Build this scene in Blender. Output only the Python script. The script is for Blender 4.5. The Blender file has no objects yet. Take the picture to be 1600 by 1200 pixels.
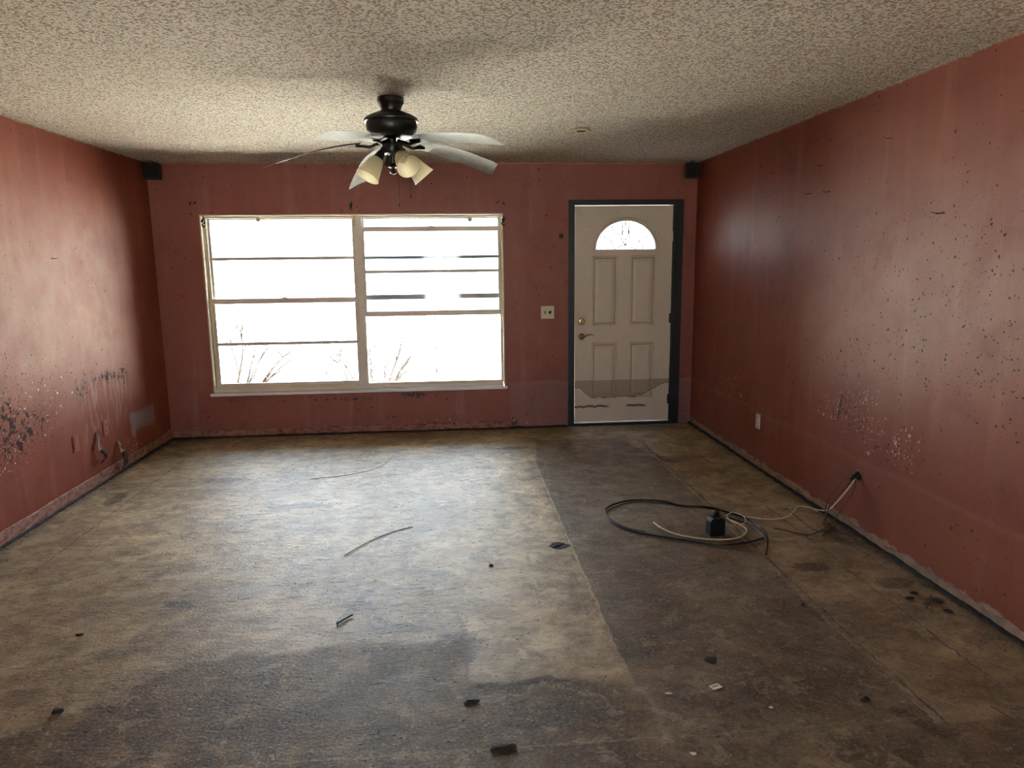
import bpy, bmesh, math, random
import numpy as np
from mathutils import Vector, Matrix
random.seed(7)
S = bpy.context.scene
COL = S.collection
PI = math.pi

# ------------------------------------------------------------------ camera
FPX, YAW, PITCH, ROLL = 1104.66, 0.0855, -0.1706, -0.012
CAM = Vector((2.5721, -6.5539, 1.5597))
W, H, YR = 4.87, 2.44, -9.5          # room width, height, rear wall
_cy, _sy, _cp, _sp, _cr, _sr = math.cos(YAW), math.sin(YAW), math.cos(PITCH), math.sin(PITCH), math.cos(ROLL), math.sin(ROLL)
_f = Vector((_sy*_cp, _cy*_cp, _sp)); _r0 = Vector((_cy, -_sy, 0)); _u0 = _r0.cross(_f)
_r = _cr*_r0 + _sr*_u0; _u = -_sr*_r0 + _cr*_u0
cd = bpy.data.cameras.new('camera'); cam = bpy.data.objects.new('camera', cd); COL.objects.link(cam)
cd.sensor_width = 36; cd.lens = FPX/1600*36; cd.clip_start = .05; cd.clip_end = 300
m = Matrix((( _r.x, _u.x, -_f.x, CAM.x), (_r.y, _u.y, -_f.y, CAM.y), (_r.z, _u.z, -_f.z, CAM.z), (0, 0, 0, 1)))
cam.matrix_world = m
S.camera = cam
def hit(px, py, ax, v):
    """point of the plane axis=v that a measured position in the photograph corresponds to"""
    d = _f + (px-800)/FPX*_r - (py-600)/FPX*_u
    return CAM + d*((v-CAM[ax])/d[ax])
def FL(px, py, z=0): return hit(px, py, 2, z)
def BK(px, py, y=0): return hit(px, py, 1, y)
def LW(px, py, x=0): return hit(px, py, 0, x)
def RW(px, py, x=W): return hit(px, py, 0, x)

# ------------------------------------------------------------------ world, sun, exposure
S.view_settings.view_transform = 'Standard'; S.view_settings.look = 'None'
S.view_settings.gamma = 1; S.view_settings.use_curve_mapping = False
S.view_settings.exposure = 1.38
SKY = 6.5
w = bpy.data.worlds.new('sky'); S.world = w; w.use_nodes = True
nt = w.node_tree; bgn = nt.nodes['Background']
tc = nt.nodes.new('ShaderNodeTexCoord'); sep = nt.nodes.new('ShaderNodeSeparateXYZ'); rp = nt.nodes.new('ShaderNodeValToRGB')
nt.links.new(tc.outputs['Generated'], sep.inputs[0]); nt.links.new(sep.outputs[2], rp.inputs[0]); nt.links.new(rp.outputs[0], bgn.inputs[0])
rp.color_ramp.elements[0].position = 0; rp.color_ramp.elements[0].color = (.96, .98, 1, 1)
rp.color_ramp.elements[1].position = .8; rp.color_ramp.elements[1].color = (.60, .77, 1, 1)
bgn.inputs[1].default_value = SKY
sl = bpy.data.lights.new('sun', 'SUN'); sl.energy = 85; sl.angle = math.radians(.6); sl.color = (1, .95, .88)
so = bpy.data.objects.new('sun', sl); COL.objects.link(so)
so.rotation_euler = Vector((-.62, -.045, -.78)).to_track_quat('-Z', 'Y').to_euler()
def portal(name, loc, rot, sx, sy):
    l = bpy.data.lights.new(name, 'AREA'); l.shape = 'RECTANGLE'; l.size = sx; l.size_y = sy; l.cycles.is_portal = True
    o = bpy.data.objects.new(name, l); COL.objects.link(o); o.location = loc; o.rotation_euler = rot
portal('window_portal', (1.735, .16, 1.2), (-PI/2, 0, 0), 2.67, 1.6)
portal('rear_fill_portal', (2.4, YR-.1, 1.03), (PI/2, 0, 0), .8, 2.05)  # samples sky fill through the added rear opening
S.cycles.max_bounces = 10; S.cycles.diffuse_bounces = 5; S.cycles.glossy_bounces = 4; S.cycles.transparent_max_bounces = 16
S.cycles.sample_clamp_indirect = 8; S.cycles.caustics_reflective = False; S.cycles.caustics_refractive = False
S.cycles.use_denoising = True; S.cycles.use_adaptive_sampling = True; S.cycles.adaptive_threshold = .04; S.cycles.filter_width = 1.0

# ------------------------------------------------------------------ node helper
class NT:
    def __init__(s, name):
        s.m = bpy.data.materials.new(name); s.m.use_nodes = True; s.t = s.m.node_tree
        s.b = s.t.nodes['Principled BSDF']; s.out = s.t.nodes['Material Output']
        s.tc = s.n('ShaderNodeTexCoord'); s.pos = s.tc.outputs['Object']
    def n(s, t): return s.t.nodes.new(t)
    def put(s, sock, v):
        if isinstance(v, bpy.types.NodeSocket): s.t.links.new(v, sock)
        elif isinstance(v, (tuple, list)): sock.default_value = (*v, 1) if len(v) == 3 and sock.type == 'RGBA' else v
        else: sock.default_value = v
    def math(s, op, a, b=0, c=0, clamp=False):
        x = s.n('ShaderNodeMath'); x.operation = op; x.use_clamp = clamp
        s.put(x.inputs[0], a); s.put(x.inputs[1], b); s.put(x.inputs[2], c); return x.outputs[0]
    def mul(s, a, b): return s.math('MULTIPLY', a, b)
    def add(s, a, b): return s.math('ADD', a, b)
    def sub(s, a, b): return s.math('SUBTRACT', a, b)
    def noise(s, scale, detail=4, rough=.55, vec=None, dist=0, out=0):
        x = s.n('ShaderNodeTexNoise'); s.put(x.inputs['Vector'], vec or s.pos)
        x.inputs['Scale'].default_value = scale; x.inputs['Detail'].default_value = detail
        x.inputs['Roughness'].default_value = rough; x.inputs['Distortion'].default_value = dist
        return x.outputs[out]
    def vor(s, scale, vec=None, feature='F1'):
        x = s.n('ShaderNodeTexVoronoi'); x.feature = feature; s.put(x.inputs['Vector'], vec or s.pos); x.inputs['Scale'].default_value = scale
        return x.outputs['Distance'], (x.outputs['Color'] if feature == 'F1' else None)
    def map(s, scale, vec=None):
        x = s.n('ShaderNodeMapping'); s.put(x.inputs[0], vec or s.pos); x.inputs['Scale'].default_value = scale; return x.outputs[0]
    def step(s, v, a, b):
        """smooth 0..1 as v runs a..b"""
        x = s.n('ShaderNodeMapRange'); x.interpolation_type = 'SMOOTHSTEP'
        if a > b:
            a, b = b, a; x.inputs[3].default_value = 1; x.inputs[4].default_value = 0
        s.put(x.inputs[0], v); x.inputs[1].default_value = a; x.inputs[2].default_value = b
        return x.outputs[0]
    def mix(s, f, a, b, mode='MIX'):
        x = s.n('ShaderNodeMix'); x.data_type = 'RGBA'; x.blend_type = mode
        s.put(x.inputs[0], f); s.put(x.inputs[6], a); s.put(x.inputs[7], b); return x.outputs[2]
    def attr(s, name):
        x = s.n('ShaderNodeAttribute'); x.attribute_name = name; return x.outputs['Fac']
    def xyz(s, c):
        x = s.n('ShaderNodeSeparateXYZ'); s.t.links.new(c, x.inputs[0]); return x.outputs
    def bump(s, h, strength=.3, dist=.01, normal=None):
        x = s.n('ShaderNodeBump'); x.inputs['Strength'].default_value = strength; x.inputs['Distance'].default_value = dist
        s.put(x.inputs['Height'], h)
        if normal: s.t.links.new(normal, x.inputs['Normal'])
        return x.outputs[0]
    def fin(s, col, rough=.5, normal=None, spec=.5, metal=0):
        s.put(s.b.inputs['Base Color'], col); s.put(s.b.inputs['Roughness'], rough); s.b.inputs['Specular IOR Level'].default_value = spec
        s.b.inputs['Metallic'].default_value = metal
        if normal: s.t.links.new(normal, s.b.inputs['Normal'])
        return s.m

def simple(name, col, rough=.5, metal=0, var=.12, scale=30, bump=.1, spec=.5):
    n = NT(name); k = n.noise(scale, 4); c2 = tuple(c*(1-var*2) for c in col)
    return n.fin(n.mix(k, c2, tuple(min(1, c*(1+var)) for c in col)), rough, n.bump(n.noise(scale*4, 3), bump, .002), spec, metal)

# ------------------------------------------------------------------ wall paint
RED_A, RED_B, RED_D = (.225, .056, .032), (.27, .074, .045), (.155, .036, .022)
def wall_paint(name, axis, tint=(1, 1, 1), gloss=.34, rg=.40):
    """red eggshell paint over orange-peel drywall; the attributes say where mould, chips, dust and tide marks are"""
    n = NT(name); P = n.pos; z = n.xyz(P)[2]
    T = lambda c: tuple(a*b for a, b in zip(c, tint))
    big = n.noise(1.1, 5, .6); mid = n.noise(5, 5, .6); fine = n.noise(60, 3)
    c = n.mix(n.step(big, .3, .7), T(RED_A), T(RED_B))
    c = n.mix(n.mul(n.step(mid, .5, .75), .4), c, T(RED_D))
    streak = n.noise(7, 4, .6, n.map((1, 1, .12)))
    c = n.mix(n.mul(n.step(streak, .5, .8), .25), c, T((.46, .20, .15)))
    dusty_sheen = n.mul(n.attr('dusty_sheen'), n.step(n.noise(3, 6, .65), .25, .7))
    c = n.mix(n.mul(dusty_sheen, .7), c, (.35, .185, .13))  # pale tone paints in window sheen on the walls, along with dust
    # flood tide tint and line
    tide = n.attr('tide'); tl = n.add(z, n.mul(n.sub(n.noise(2.2, 5), .5), .10))
    below = n.mul(tide, n.step(tl, .44, .41))
    c = n.mix(n.mul(below, .45), c, T((.24, .12, .08)))
    line = n.mul(n.attr('tide'), n.mul(n.step(tl, .40, .425), n.step(tl, .45, .43)))
    c = n.mix(n.mul(line, .35), c, (.42, .25, .19))
    # mould: two sizes of dark spots, clustered
    dv = n.n('ShaderNodeVectorMath'); dv.operation = 'ADD'; n.put(dv.inputs[0], P)
    sc = n.n('ShaderNodeVectorMath'); sc.operation = 'SCALE'; n.put(sc.inputs[0], n.noise(45, 3, out=1)); sc.inputs[3].default_value = .028
    n.t.links.new(sc.outputs[0], dv.inputs[1]); DP = dv.outputs[0]
    mold = n.attr('mould'); clump = n.step(n.noise(9, 5, .6), .38, .62)
    bl_ = n.add(n.noise(20, 6, .74), n.mul(n.sub(n.noise(6, 3), .5), .35))
    spots = n.mul(n.step(mold, .3, .5), n.step(n.add(bl_, n.mul(mold, .17)), .645, .675))
    for s_, r_, th in ((60, .34, .55), (100, .36, .8), (170, .34, .6)):
        d, col = n.vor(s_, DP); rnd = n.xyz(col)
        pres = n.math('LESS_THAN', rnd[0], n.mul(n.mul(mold, th), n.add(n.mul(clump, .8), .2)))
        sp = n.mul(pres, n.step(n.sub(d, n.mul(rnd[1], .25)), r_*.75, .08))
        spots = n.math('MAXIMUM', spots, sp)
    c = n.mix(n.mul(spots, .9), c, (.028, .017, .013))
    haze = n.mul(n.math('SUBTRACT', mold, .35, clamp=True), n.step(n.noise(14, 6, .7), .45, .7))
    c = n.mix(n.mul(haze, .5), c, (.10, .06, .05))
    # chips: pale plaster where paint has come off
    chip = n.attr('chip'); ch = None
    for s_, th in ((34, .6), (70, .9)):
        d, col = n.vor(s_, DP); rnd = n.xyz(col)
        pres = n.math('LESS_THAN', rnd[2], n.mul(chip, th))
        sp = n.mul(pres, n.step(n.sub(d, n.mul(rnd[0], .22)), .22, .12))
        ch = sp if ch is None else n.math('MAXIMUM', ch, sp)
    c = n.mix(n.mul(ch, .85), c, (.58, .42, .36))
    scr = n.mul(n.attr('scrape'), n.step(n.noise(26, 5, .65, n.map((1, 1, .16)), .4), .50, .58))
    c = n.mix(n.mul(scr, .38), c, (.38, .22, .18))
    pat = n.mul(n.attr('patch'), n.step(n.add(n.attr('patch'), n.mul(n.sub(n.noise(18, 5), .5), .9)), .35, .6))
    c = n.mix(n.mul(pat, .62), c, (.33, .29, .31))
    pl = n.mul(n.step(n.add(n.attr('peel'), n.mul(n.sub(n.noise(30, 5, .7), .5), 1.3)), .5, .56), n.step(n.attr('peel'), .02, .3))
    c = n.mix(n.mul(pl, .9), c, (.06, .042, .038))
    ple = n.mul(n.step(n.add(n.attr('peel'), n.mul(n.sub(n.noise(30, 5, .7), .5), 1.3)), .40, .46), n.sub(1, pl))
    c = n.mix(n.mul(n.mul(ple, n.step(n.attr('peel'), .02, .3)), .35), c, (.16, .08, .07))
    # ragged bare plaster just above the floor and chips along the ceiling
    lowz = n.add(z, n.mul(n.sub(n.noise(9, 6, .7), .5), .13))
    low = n.mul(n.attr('bare'), n.step(lowz, .062, .045))
    c = n.mix(n.mul(low, .85), c, n.mix(n.noise(22, 5), (.50, .38, .29), (.34, .22, .17)))
    top = n.step(n.add(z, n.mul(n.sub(n.noise(20, 5, .7), .5), .05)), 2.428, 2.434)
    c = n.mix(n.mul(top, .5), c, (.45, .32, .25))
    # relief
    h = n.add(n.mul(n.noise(110, 2, .5), .5), n.mul(n.noise(260, 2, .5), .3))
    h = n.add(h, n.mul(n.math('MAXIMUM', ch, n.math('MAXIMUM', low, n.math('MAXIMUM', pl, scr))), -1.2))
    nrm = n.bump(h, .35, .0022)
    nrm = n.bump(n.noise(3, 3), .25, .02, nrm)
    ro = n.add(n.mul(mid, .14), n.add(rg, n.mul(n.math('MAXIMUM', spots, ch), .3)))
    return n.fin(c, ro, nrm, gloss)
M_LEFT = wall_paint('red paint on left wall', 0, gloss=.14, rg=.46)
M_BACK = wall_paint('red paint on window wall', 1, (1.25, 1.65, 2.3))  # mauve tint paints in the bluish bounce and window glare
M_RIGHT = wall_paint('red paint on right wall', 0)

# ------------------------------------------------------------------ ceiling
def popcorn():
    n = NT('popcorn ceiling')
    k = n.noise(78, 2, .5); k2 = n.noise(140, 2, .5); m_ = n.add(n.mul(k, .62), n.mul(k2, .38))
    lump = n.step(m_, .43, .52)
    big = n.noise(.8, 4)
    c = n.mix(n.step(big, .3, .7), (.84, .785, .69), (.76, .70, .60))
    c = n.mix(n.mul(n.sub(1, lump), .75), c, (.24, .175, .115))  # brown between the lumps paints in their shade
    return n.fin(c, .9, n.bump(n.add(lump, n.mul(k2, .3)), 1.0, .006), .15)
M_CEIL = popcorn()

# ------------------------------------------------------------------ floor
def floor_mat():
    n = NT('stained concrete slab'); P = n.pos; X, Y, Z = n.xyz(P)[0:3]
    ns = lambda sc, d=6, r=.62, vec=None, dist=0: n.noise(sc, d, r, vec, dist)
    wob = n.mul(n.sub(ns(5), .5), .16); wob2 = n.mul(n.sub(ns(28, 5, .7), .5), .05); wb = n.add(wob, wob2)
    sway = n.noise(10, 7, .7, n.map((.7, 1.2, 1)))       # trowel streaks running across the room
    base = n.mix(n.step(ns(1.6), .32, .68), (.55, .475, .355), (.27, .215, .15))
    base = n.mix(n.mul(n.step(sway, .48, .68), .55), base, (.40, .365, .305))
    base = n.mix(n.mul(n.step(ns(2.7), .52, .68), .5), base, (.165, .12, .085))
    # pale slab next to the entry strip
    slab = n.attr('slab'); fr_ = n.step(Y, -3.45, -3.7); sl_ = n.add(n.mul(fr_, n.step(n.add(slab, n.mul(wb, .5)), -.01, .02)), n.mul(n.sub(1, fr_), n.step(n.add(slab, n.mul(wb, 1.5)), -.14, .14)))
    pale = n.mix(n.step(ns(6), .35, .7), (.70, .64, .52), (.50, .45, .35))
    base = n.mix(n.mul(sl_, .85), base, pale)
    edge_ = n.mul(n.step(n.add(slab, n.mul(wb, .5)), -.03, -.005), n.step(n.add(slab, n.mul(wb, .5)), .004, -.008))
    base = n.mix(n.mul(n.mul(n.mul(edge_, fr_), n.step(ns(7), .42, .52)), .8), base, (.05, .036, .025))
    rs = n.step(n.add(X, n.mul(wb, .15)), 4.19, 4.215)
    base = n.mix(n.mul(rs, .7), base, n.mix(n.step(ns(3.5), .35, .65), (.52, .44, .32), (.30, .24, .165)))
    # entry strip
    st = n.step(n.add(n.attr('strip'), n.mul(wb, .25)), -.006, .01)
    dark = n.mix(n.step(ns(2.2), .35, .65), (.20, .175, .155), (.115, .084, .058))
    dark = n.mix(n.mul(n.step(sway, .5, .72), .4), dark, (.26, .235, .20))
    base = n.mix(n.mul(st, .85), base, dark)
    # stain
    sd = n.add(n.attr('stain'), wb); sm = n.step(sd, -.01, .05)
    sc = n.mix(n.step(ns(4.5), .38, .62), (.062, .042, .024), (.20, .142, .085))
    sc = n.mix(n.mul(n.step(ns(13), .5, .72), .5), sc, (.07, .05, .038))
    base = n.mix(n.mul(sm, .92), base, sc)
    edge = n.mul(n.step(sd, -.035, -.008), n.step(sd, .012, -.006))
    base = n.mix(n.mul(edge, .7), base, (.46, .41, .33))
    blot = n.step(n.add(n.attr('blot'), n.mul(n.sub(ns(12, 6, .7), .5), .9)), .42, .62)
    base = n.mix(n.mul(blot, .75), base, (.065, .044, .030))
    scf = n.step(n.add(n.attr('scuff'), n.mul(n.sub(ns(30, 5, .7), .5), .7)), .35, .6); base = n.mix(n.mul(scf, .85), base, (.035, .022, .015))
    # threshold strip at the front, dirt towards the walls
    th = n.step(n.add(Y, n.mul(wb, .18)), -4.50, -4.53)
    base = n.mix(n.mul(th, .75), base, n.mix(ns(9), (.08, .066, .052), (.17, .135, .10)))
    # overall brown darkening: grows to the front
    g = n.mul(n.step(Y, -1.6, -4.2), n.step(ns(1.3), .15, .6))
    base = n.mix(n.mul(g, .5), base, (.115, .078, .046))
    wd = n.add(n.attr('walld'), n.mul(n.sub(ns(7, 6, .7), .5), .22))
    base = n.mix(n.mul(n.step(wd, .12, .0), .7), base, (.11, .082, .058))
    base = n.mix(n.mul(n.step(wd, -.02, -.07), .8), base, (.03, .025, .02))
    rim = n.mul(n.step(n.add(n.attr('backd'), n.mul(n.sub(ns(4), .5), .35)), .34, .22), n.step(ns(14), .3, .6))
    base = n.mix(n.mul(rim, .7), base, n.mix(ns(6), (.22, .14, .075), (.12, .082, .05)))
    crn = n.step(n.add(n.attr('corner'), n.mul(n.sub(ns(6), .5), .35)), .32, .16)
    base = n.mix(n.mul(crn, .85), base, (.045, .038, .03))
    P2 = n.n('ShaderNodeVectorMath'); P2.operation = 'ADD'; n.put(P2.inputs[0], P); P2.inputs[1].default_value = (7.3, 3.1, 2.2); P2 = P2.outputs[0]; fineP = n.noise(40, 3)
    con = n.add(n.mul(n.step(ns(3.3, 7, .68), .30, .70), .75), n.mul(n.step(n.noise(11, 7, .7, n.map((.8, 1.1, 1)), .6), .38, .62), .6))
    base = n.mix(1.0, base, n.mix(n.mul(con, .74), (.42, .37, .32), (1.55, 1.52, 1.46)), 'MULTIPLY')
    hk = lambda sc_, a, b, **k: n.step(n.noise(sc_, 8, .78, **k), a, b)
    base = n.mix(n.mul(hk(7, .56, .585, dist=.5), .42), base, n.mix(fineP, (.50, .45, .37), (.36, .32, .25)))
    base = n.mix(n.mul(hk(17, .60, .62), .5), base, (.52, .47, .39))
    base = n.mix(n.mul(hk(9, .57, .59, vec=n.map((1, 1, 1), P2), dist=.4), .5), base, (.085, .062, .044))
    base = n.mix(n.mul(hk(27, .60, .63, vec=P2), .6), base, (.06, .045, .034))
    # seams
    def seam(coord, at, wd_, col, f, y0=None, y1=None):
        d = n.math('ABSOLUTE', n.sub(n.add(coord, n.add(n.mul(wob2, .9), n.mul(wob, .22))), at))
        mk = n.mul(n.step(d, wd_, wd_*.3), n.step(ns(8), .36, .5))
        if y0 is not None: mk = n.mul(mk, n.mul(n.step(Y, y0, y0+.05), n.step(Y, y1, y1-.05)))
        return n.mix(n.mul(mk, f), base, col), mk
    base, s1 = seam(X, 3.215, .010, (.36, .32, .26), .5, -4.14, -.9)
    base, s2 = seam(X, 4.185, .011, (.38, .34, .27), .5, -4.55, -.6)
    base, s3 = seam(X, 4.215, .010, (.05, .038, .03), .7, -4.55, -.6)
    base, s4 = seam(X, 4.56, .005, (.07, .055, .045), .8, -4.4, -1.0)
    base, s5 = seam(X, .37, .006, (.07, .055, .045), .7, -3, -.3)
    base, s6 = seam(Y, -4.485, .008, (.30, .26, .20), .55)
    base, s7 = seam(X, .95, .004, (.10, .08, .07), .5, -3.4, -.3)
    base = n.mix(1.0, base, (1.0, .94, .79), 'MULTIPLY')
    # fine specks and scratches
    d, col = n.vor(38); rr = n.xyz(col)
    sp = n.mul(n.math('LESS_THAN', rr[0], .16), n.step(d, .26, .12)); base = n.mix(n.mul(sp, .75), base, (.055, .04, .03))
    d, col = n.vor(55, n.map((.55, 1.3, 1))); rr = n.xyz(col)
    sp2 = n.mul(n.math('LESS_THAN', rr[1], .13), n.step(d, .2, .1)); base = n.mix(n.mul(sp2, .6), base, (.6, .56, .48))
    scr = n.step(n.noise(34, 5, .7, n.map((.3, 1.6, 1)), 1.2), .60, .66); base = n.mix(n.mul(scr, .5), base, (.09, .07, .055))
    fine = ns(75, 4, .7); base = n.mix(n.mul(n.step(fine, .42, .75), .35), base, (.46, .42, .35))
    fine2 = ns(120, 3, .7); base = n.mix(n.mul(n.step(fine2, .52, .72), .45), base, (.10, .075, .055))
    h = n.add(n.mul(sway, .9), n.mul(fine, .5)); h = n.add(h, n.mul(n.math('MAXIMUM', sp, scr), -.5))
    h = n.add(h, n.mul(n.math('MAXIMUM', s1, s2), .5)); h = n.sub(h, n.math('MAXIMUM', s3, n.math('MAXIMUM', s4, s5)))
    nr = n.bump(h, .8, .007)
    ro = n.add(.34, n.mul(ns(6), .26)); ro = n.add(ro, n.mul(sm, .1))
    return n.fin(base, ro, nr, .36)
M_FLOOR = floor_mat()

M_WHITE = simple('worn white paint', (.72, .68, .60), .45, 0, .08, 12, .1)
M_ALU = simple('white painted aluminium', (.80, .75, .71), .4, 0, .08, 18, .05)
M_ALU2 = simple('yellowed window frame', (.76, .68, .50), .45, 0, .12, 25, .08)
M_OUTSASH = simple('grey outer sash', (.62, .68, .75), .4, 0, .1, 18, .05)
M_SILL = simple('marble sill', (.90, .92, .95), .25, 0, .06, 9, .05)
M_TRIM = simple('dark green door trim', (.010, .015, .016), .38, 0, .25, 18, .1)
M_BRASS = simple('tarnished brass', (.62, .46, .22), .28, 1, .2, 60, .1)
M_STEEL = simple('dull steel', (.35, .33, .30), .4, 1, .2, 60, .1)
M_IRON = simple('dark oxidised metal', (.045, .036, .03), .5, .4, .3, 60, .2)
M_BLACK = simple('black plastic', (.010, .010, .011), .55, 0, .2, 40, .05, .25)
M_BRONZE = simple('oil rubbed bronze', (.007, .007, .007), .40, 0, .25, 30, .05)
M_CABLE = simple('black cable jacket', (.010, .010, .010), .35, 0, .2, 60, .05)
M_WCABLE = simple('off white cable jacket', (.72, .62, .47), .45, 0, .12, 60, .05)
M_BROWN = simple('brown wire jacket', (.065, .026, .018), .5, 0, .2, 60, .05)
M_PLATE = simple('ivory switch plate', (.72, .66, .50), .4, 0, .06, 40, .03)
M_OUTW = simple('white outlet plastic', (.78, .75, .70), .35, 0, .06, 40, .03)
M_OUTR = simple('outlet painted red', (.33, .088, .058), .4, 0, .15, 40, .1)
M_DARK = simple('dark void', (.008, .007, .006), .9, 0, .1, 40, 0)
M_PAPER = simple('torn drywall paper', (.62, .52, .40), .8, 0, .15, 40, .2)
M_PAPERD = simple('brown paper backing', (.12, .062, .035), .85, 0, .25, 40, .2)
M_DIRT = simple('dark floor debris', (.03, .025, .02), .8, 0, .3, 60, .4)
M_TAG = simple('white paper tag', (.80, .78, .72), .7, 0, .06, 60, .05)
M_STRAW = simple('brown twig', (.10, .06, .035), .7, 0, .3, 60, .1)
M_REAR = simple('beige rear wall', (.50, .42, .33), .7, 0, .06, 6, .05)
M_BARK = simple('grey bark', (.03, .024, .02), .9, 0, .3, 20, .3)
M_LEAF = simple('pale green leaf', (.05, .065, .02), .6, 0, .3, 9, .1)
M_PLAST = simple('bare plaster', (.36, .265, .205), .85, 0, .42, 14, .6)

def base_mat():
    n = NT('scraped base strip'); k = n.noise(16, 6, .7, n.map((1, 1, 2.5)))
    c = n.mix(n.step(k, .42, .56), (.27, .088, .06), (.36, .20, .155))
    c = n.mix(n.mul(n.step(n.noise(30, 5, .7), .56, .64), .8), c, (.06, .045, .04))
    return n.fin(c, .6, n.bump(k, .6, .004), .4)
M_BASE = base_mat()

def blade_mat():
    n = NT('fan blade laminate'); g = n.noise(22, 5, .6, n.map((1, 1, 1)))
    c = n.mix(n.step(g, .3, .7), (.17, .13, .095), (.12, .088, .06))
    return n.fin(c, .46, n.bump(g, .05, .001), .2)
M_BLADE = blade_mat()
def shade_mat():
    n = NT('frosted cream glass'); t = n.n('ShaderNodeBsdfTranslucent'); t.inputs[0].default_value = (.97, .93, .80, 1)
    n.fin((.88, .84, .70), .35, None, .5); x = n.n('ShaderNodeMixShader'); x.inputs[0].default_value = .55
    n.t.links.new(n.b.outputs[0], x.inputs[1]); n.t.links.new(t.outputs[0], x.inputs[2]); n.t.links.new(x.outputs[0], n.out.inputs[0]); return n.m
M_SHADE = shade_mat()
def glass_mat(name, tint=(.93, .95, .95), milky=0.0):
    n = NT(name); tr = n.n('ShaderNodeBsdfTransparent'); tr.inputs[0].default_value = (*tint, 1)
    gl = n.n('ShaderNodeBsdfGlossy'); gl.inputs['Roughness'].default_value = .04
    fr = n.n('ShaderNodeFresnel'); fr.inputs[0].default_value = 1.45
    x = n.n('ShaderNodeMixShader'); n.t.links.new(fr.outputs[0], x.inputs[0]); n.t.links.new(tr.outputs[0], x.inputs[1]); n.t.links.new(gl.outputs[0], x.inputs[2])
    last = x
    if milky:
        tl = n.n('ShaderNodeBsdfTranslucent'); tl.inputs[0].default_value = (.9, .92, .95, 1)
        y = n.n('ShaderNodeMixShader'); y.inputs[0].default_value = milky
        n.t.links.new(x.outputs[0], y.inputs[1]); n.t.links.new(tl.outputs[0], y.inputs[2]); last = y
    n.t.links.new(last.outputs[0], n.out.inputs[0]); return n.m
M_GLASS = glass_mat('window glass'); M_DGLASS = glass_mat('obscured door glass', (.55, .57, .6), .3)
def door_mat():
    n = NT('dirty white door paint'); P = n.pos; X, Y, Z = n.xyz(P)[0:3]
    c = n.mix(n.noise(5, 5, .6), (.80, .74, .65), (.72, .66, .56))
    c = n.mix(n.mul(n.step(n.noise(20, 5, .7), .6, .7), .3), c, (.35, .27, .2))
    # flood tide: brown band with a sagging lower edge, cracks lower down
    sag = n.add(.275, n.mul(n.step(X, 4.30, 4.66), .13)); sag = n.add(sag, n.mul(n.step(X, 3.90, 3.76), .10)); sag = n.add(sag, n.mul(n.sub(n.noise(9, 6, .75, n.map((1, 1, .01))), .5), .07))
    band = n.mul(n.step(Z, .445, .435), n.math('GREATER_THAN', Z, sag))
    c = n.mix(n.mul(band, .75), c, (.36, .27, .19))
    ln = n.step(n.math('ABSOLUTE', n.sub(Z, sag)), .007, .001); c = n.mix(n.mul(ln, .7), c, (.10, .055, .03))
    cz = n.add(.185, n.mul(n.sub(n.noise(9, 6, .75, n.map((1, 1, 0.01))), .5), .07))
    gap = n.math('MAXIMUM', n.step(X, 4.10, 4.02), n.mul(n.step(X, 4.22, 4.26), n.step(X, 4.45, 4.40)))
    cr = n.mul(gap, n.step(n.math('ABSOLUTE', n.sub(Z, cz)), .014, .005)); c = n.mix(n.mul(cr, .9), c, (.04, .028, .02))
    cr2 = n.mul(n.mul(gap, n.step(Z, .12, .15)), n.mul(n.step(Z, .19, .17), n.step(n.noise(14, 4, .7, n.map((2.2, 1, .3))), .64, .67))); c = n.mix(n.mul(cr2, .8), c, (.06, .035, .02))
    return n.fin(c, .42, n.bump(n.add(n.mul(cr, -1), n.noise(60, 3)), .25, .003), .5)
M_DOOR = door_mat(); M_GROOVE = simple('shaded door groove', (.50, .43, .35), .5, 0, .12, 30, .1)  # browner tone puts recess shade into the panel grooves
def ground_mat():
    n = NT('dry lawn'); c = n.mix(n.noise(.6, 5), (.50, .47, .41), (.60, .565, .50)); c = n.mix(n.mul(n.noise(14, 4), .4), c, (.40, .36, .22)); return n.fin(c, .95, None, .1)
M_GROUND = ground_mat()

# ------------------------------------------------------------------ mesh helpers
def put_props(o, label=None, cat=None, group=None, kind=None):
    if label: o['label'] = label
    if cat: o['category'] = cat
    if group: o['group'] = group
    if kind: o['kind'] = kind
    return o
def link(name, bm, mats, parent=None, smooth=False):
    me = bpy.data.meshes.new(name); bmesh.ops.recalc_face_normals(bm, faces=bm.faces[:]) if not getattr(bm, 'keep', False) else None
    bm.to_mesh(me); bm.free()
    for m_ in (mats if isinstance(mats, (list, tuple)) else [mats]): me.materials.append(m_)
    if smooth:
        for p in me.polygons: p.use_smooth = True
        try: me.set_sharp_from_angle(angle=math.radians(38))
        except Exception: pass
    o = bpy.data.objects.new(name, me); COL.objects.link(o)
    if parent: o.parent = parent
    return o
def empty(name, loc, rz=0):
    o = bpy.data.objects.new(name, None); COL.objects.link(o); o.location = loc; o.rotation_euler = (0, 0, rz); o.empty_display_size = .1; return o
def box(bm, x0, x1, y0, y1, z0, z1, bev=0, mi=0):
    vs = [bm.verts.new(p) for p in ((x0,y0,z0),(x1,y0,z0),(x1,y1,z0),(x0,y1,z0),(x0,y0,z1),(x1,y0,z1),(x1,y1,z1),(x0,y1,z1))]
    fs = [bm.faces.new([vs[i] for i in q]) for q in ((0,3,2,1),(4,5,6,7),(0,1,5,4),(1,2,6,5),(2,3,7,6),(3,0,4,7))]
    for f in fs: f.material_index = mi
    if bev:
        es = list({e for f in fs for e in f.edges})
        bmesh.ops.bevel(bm, geom=es, offset=bev, segments=2, affect='EDGES')
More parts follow.
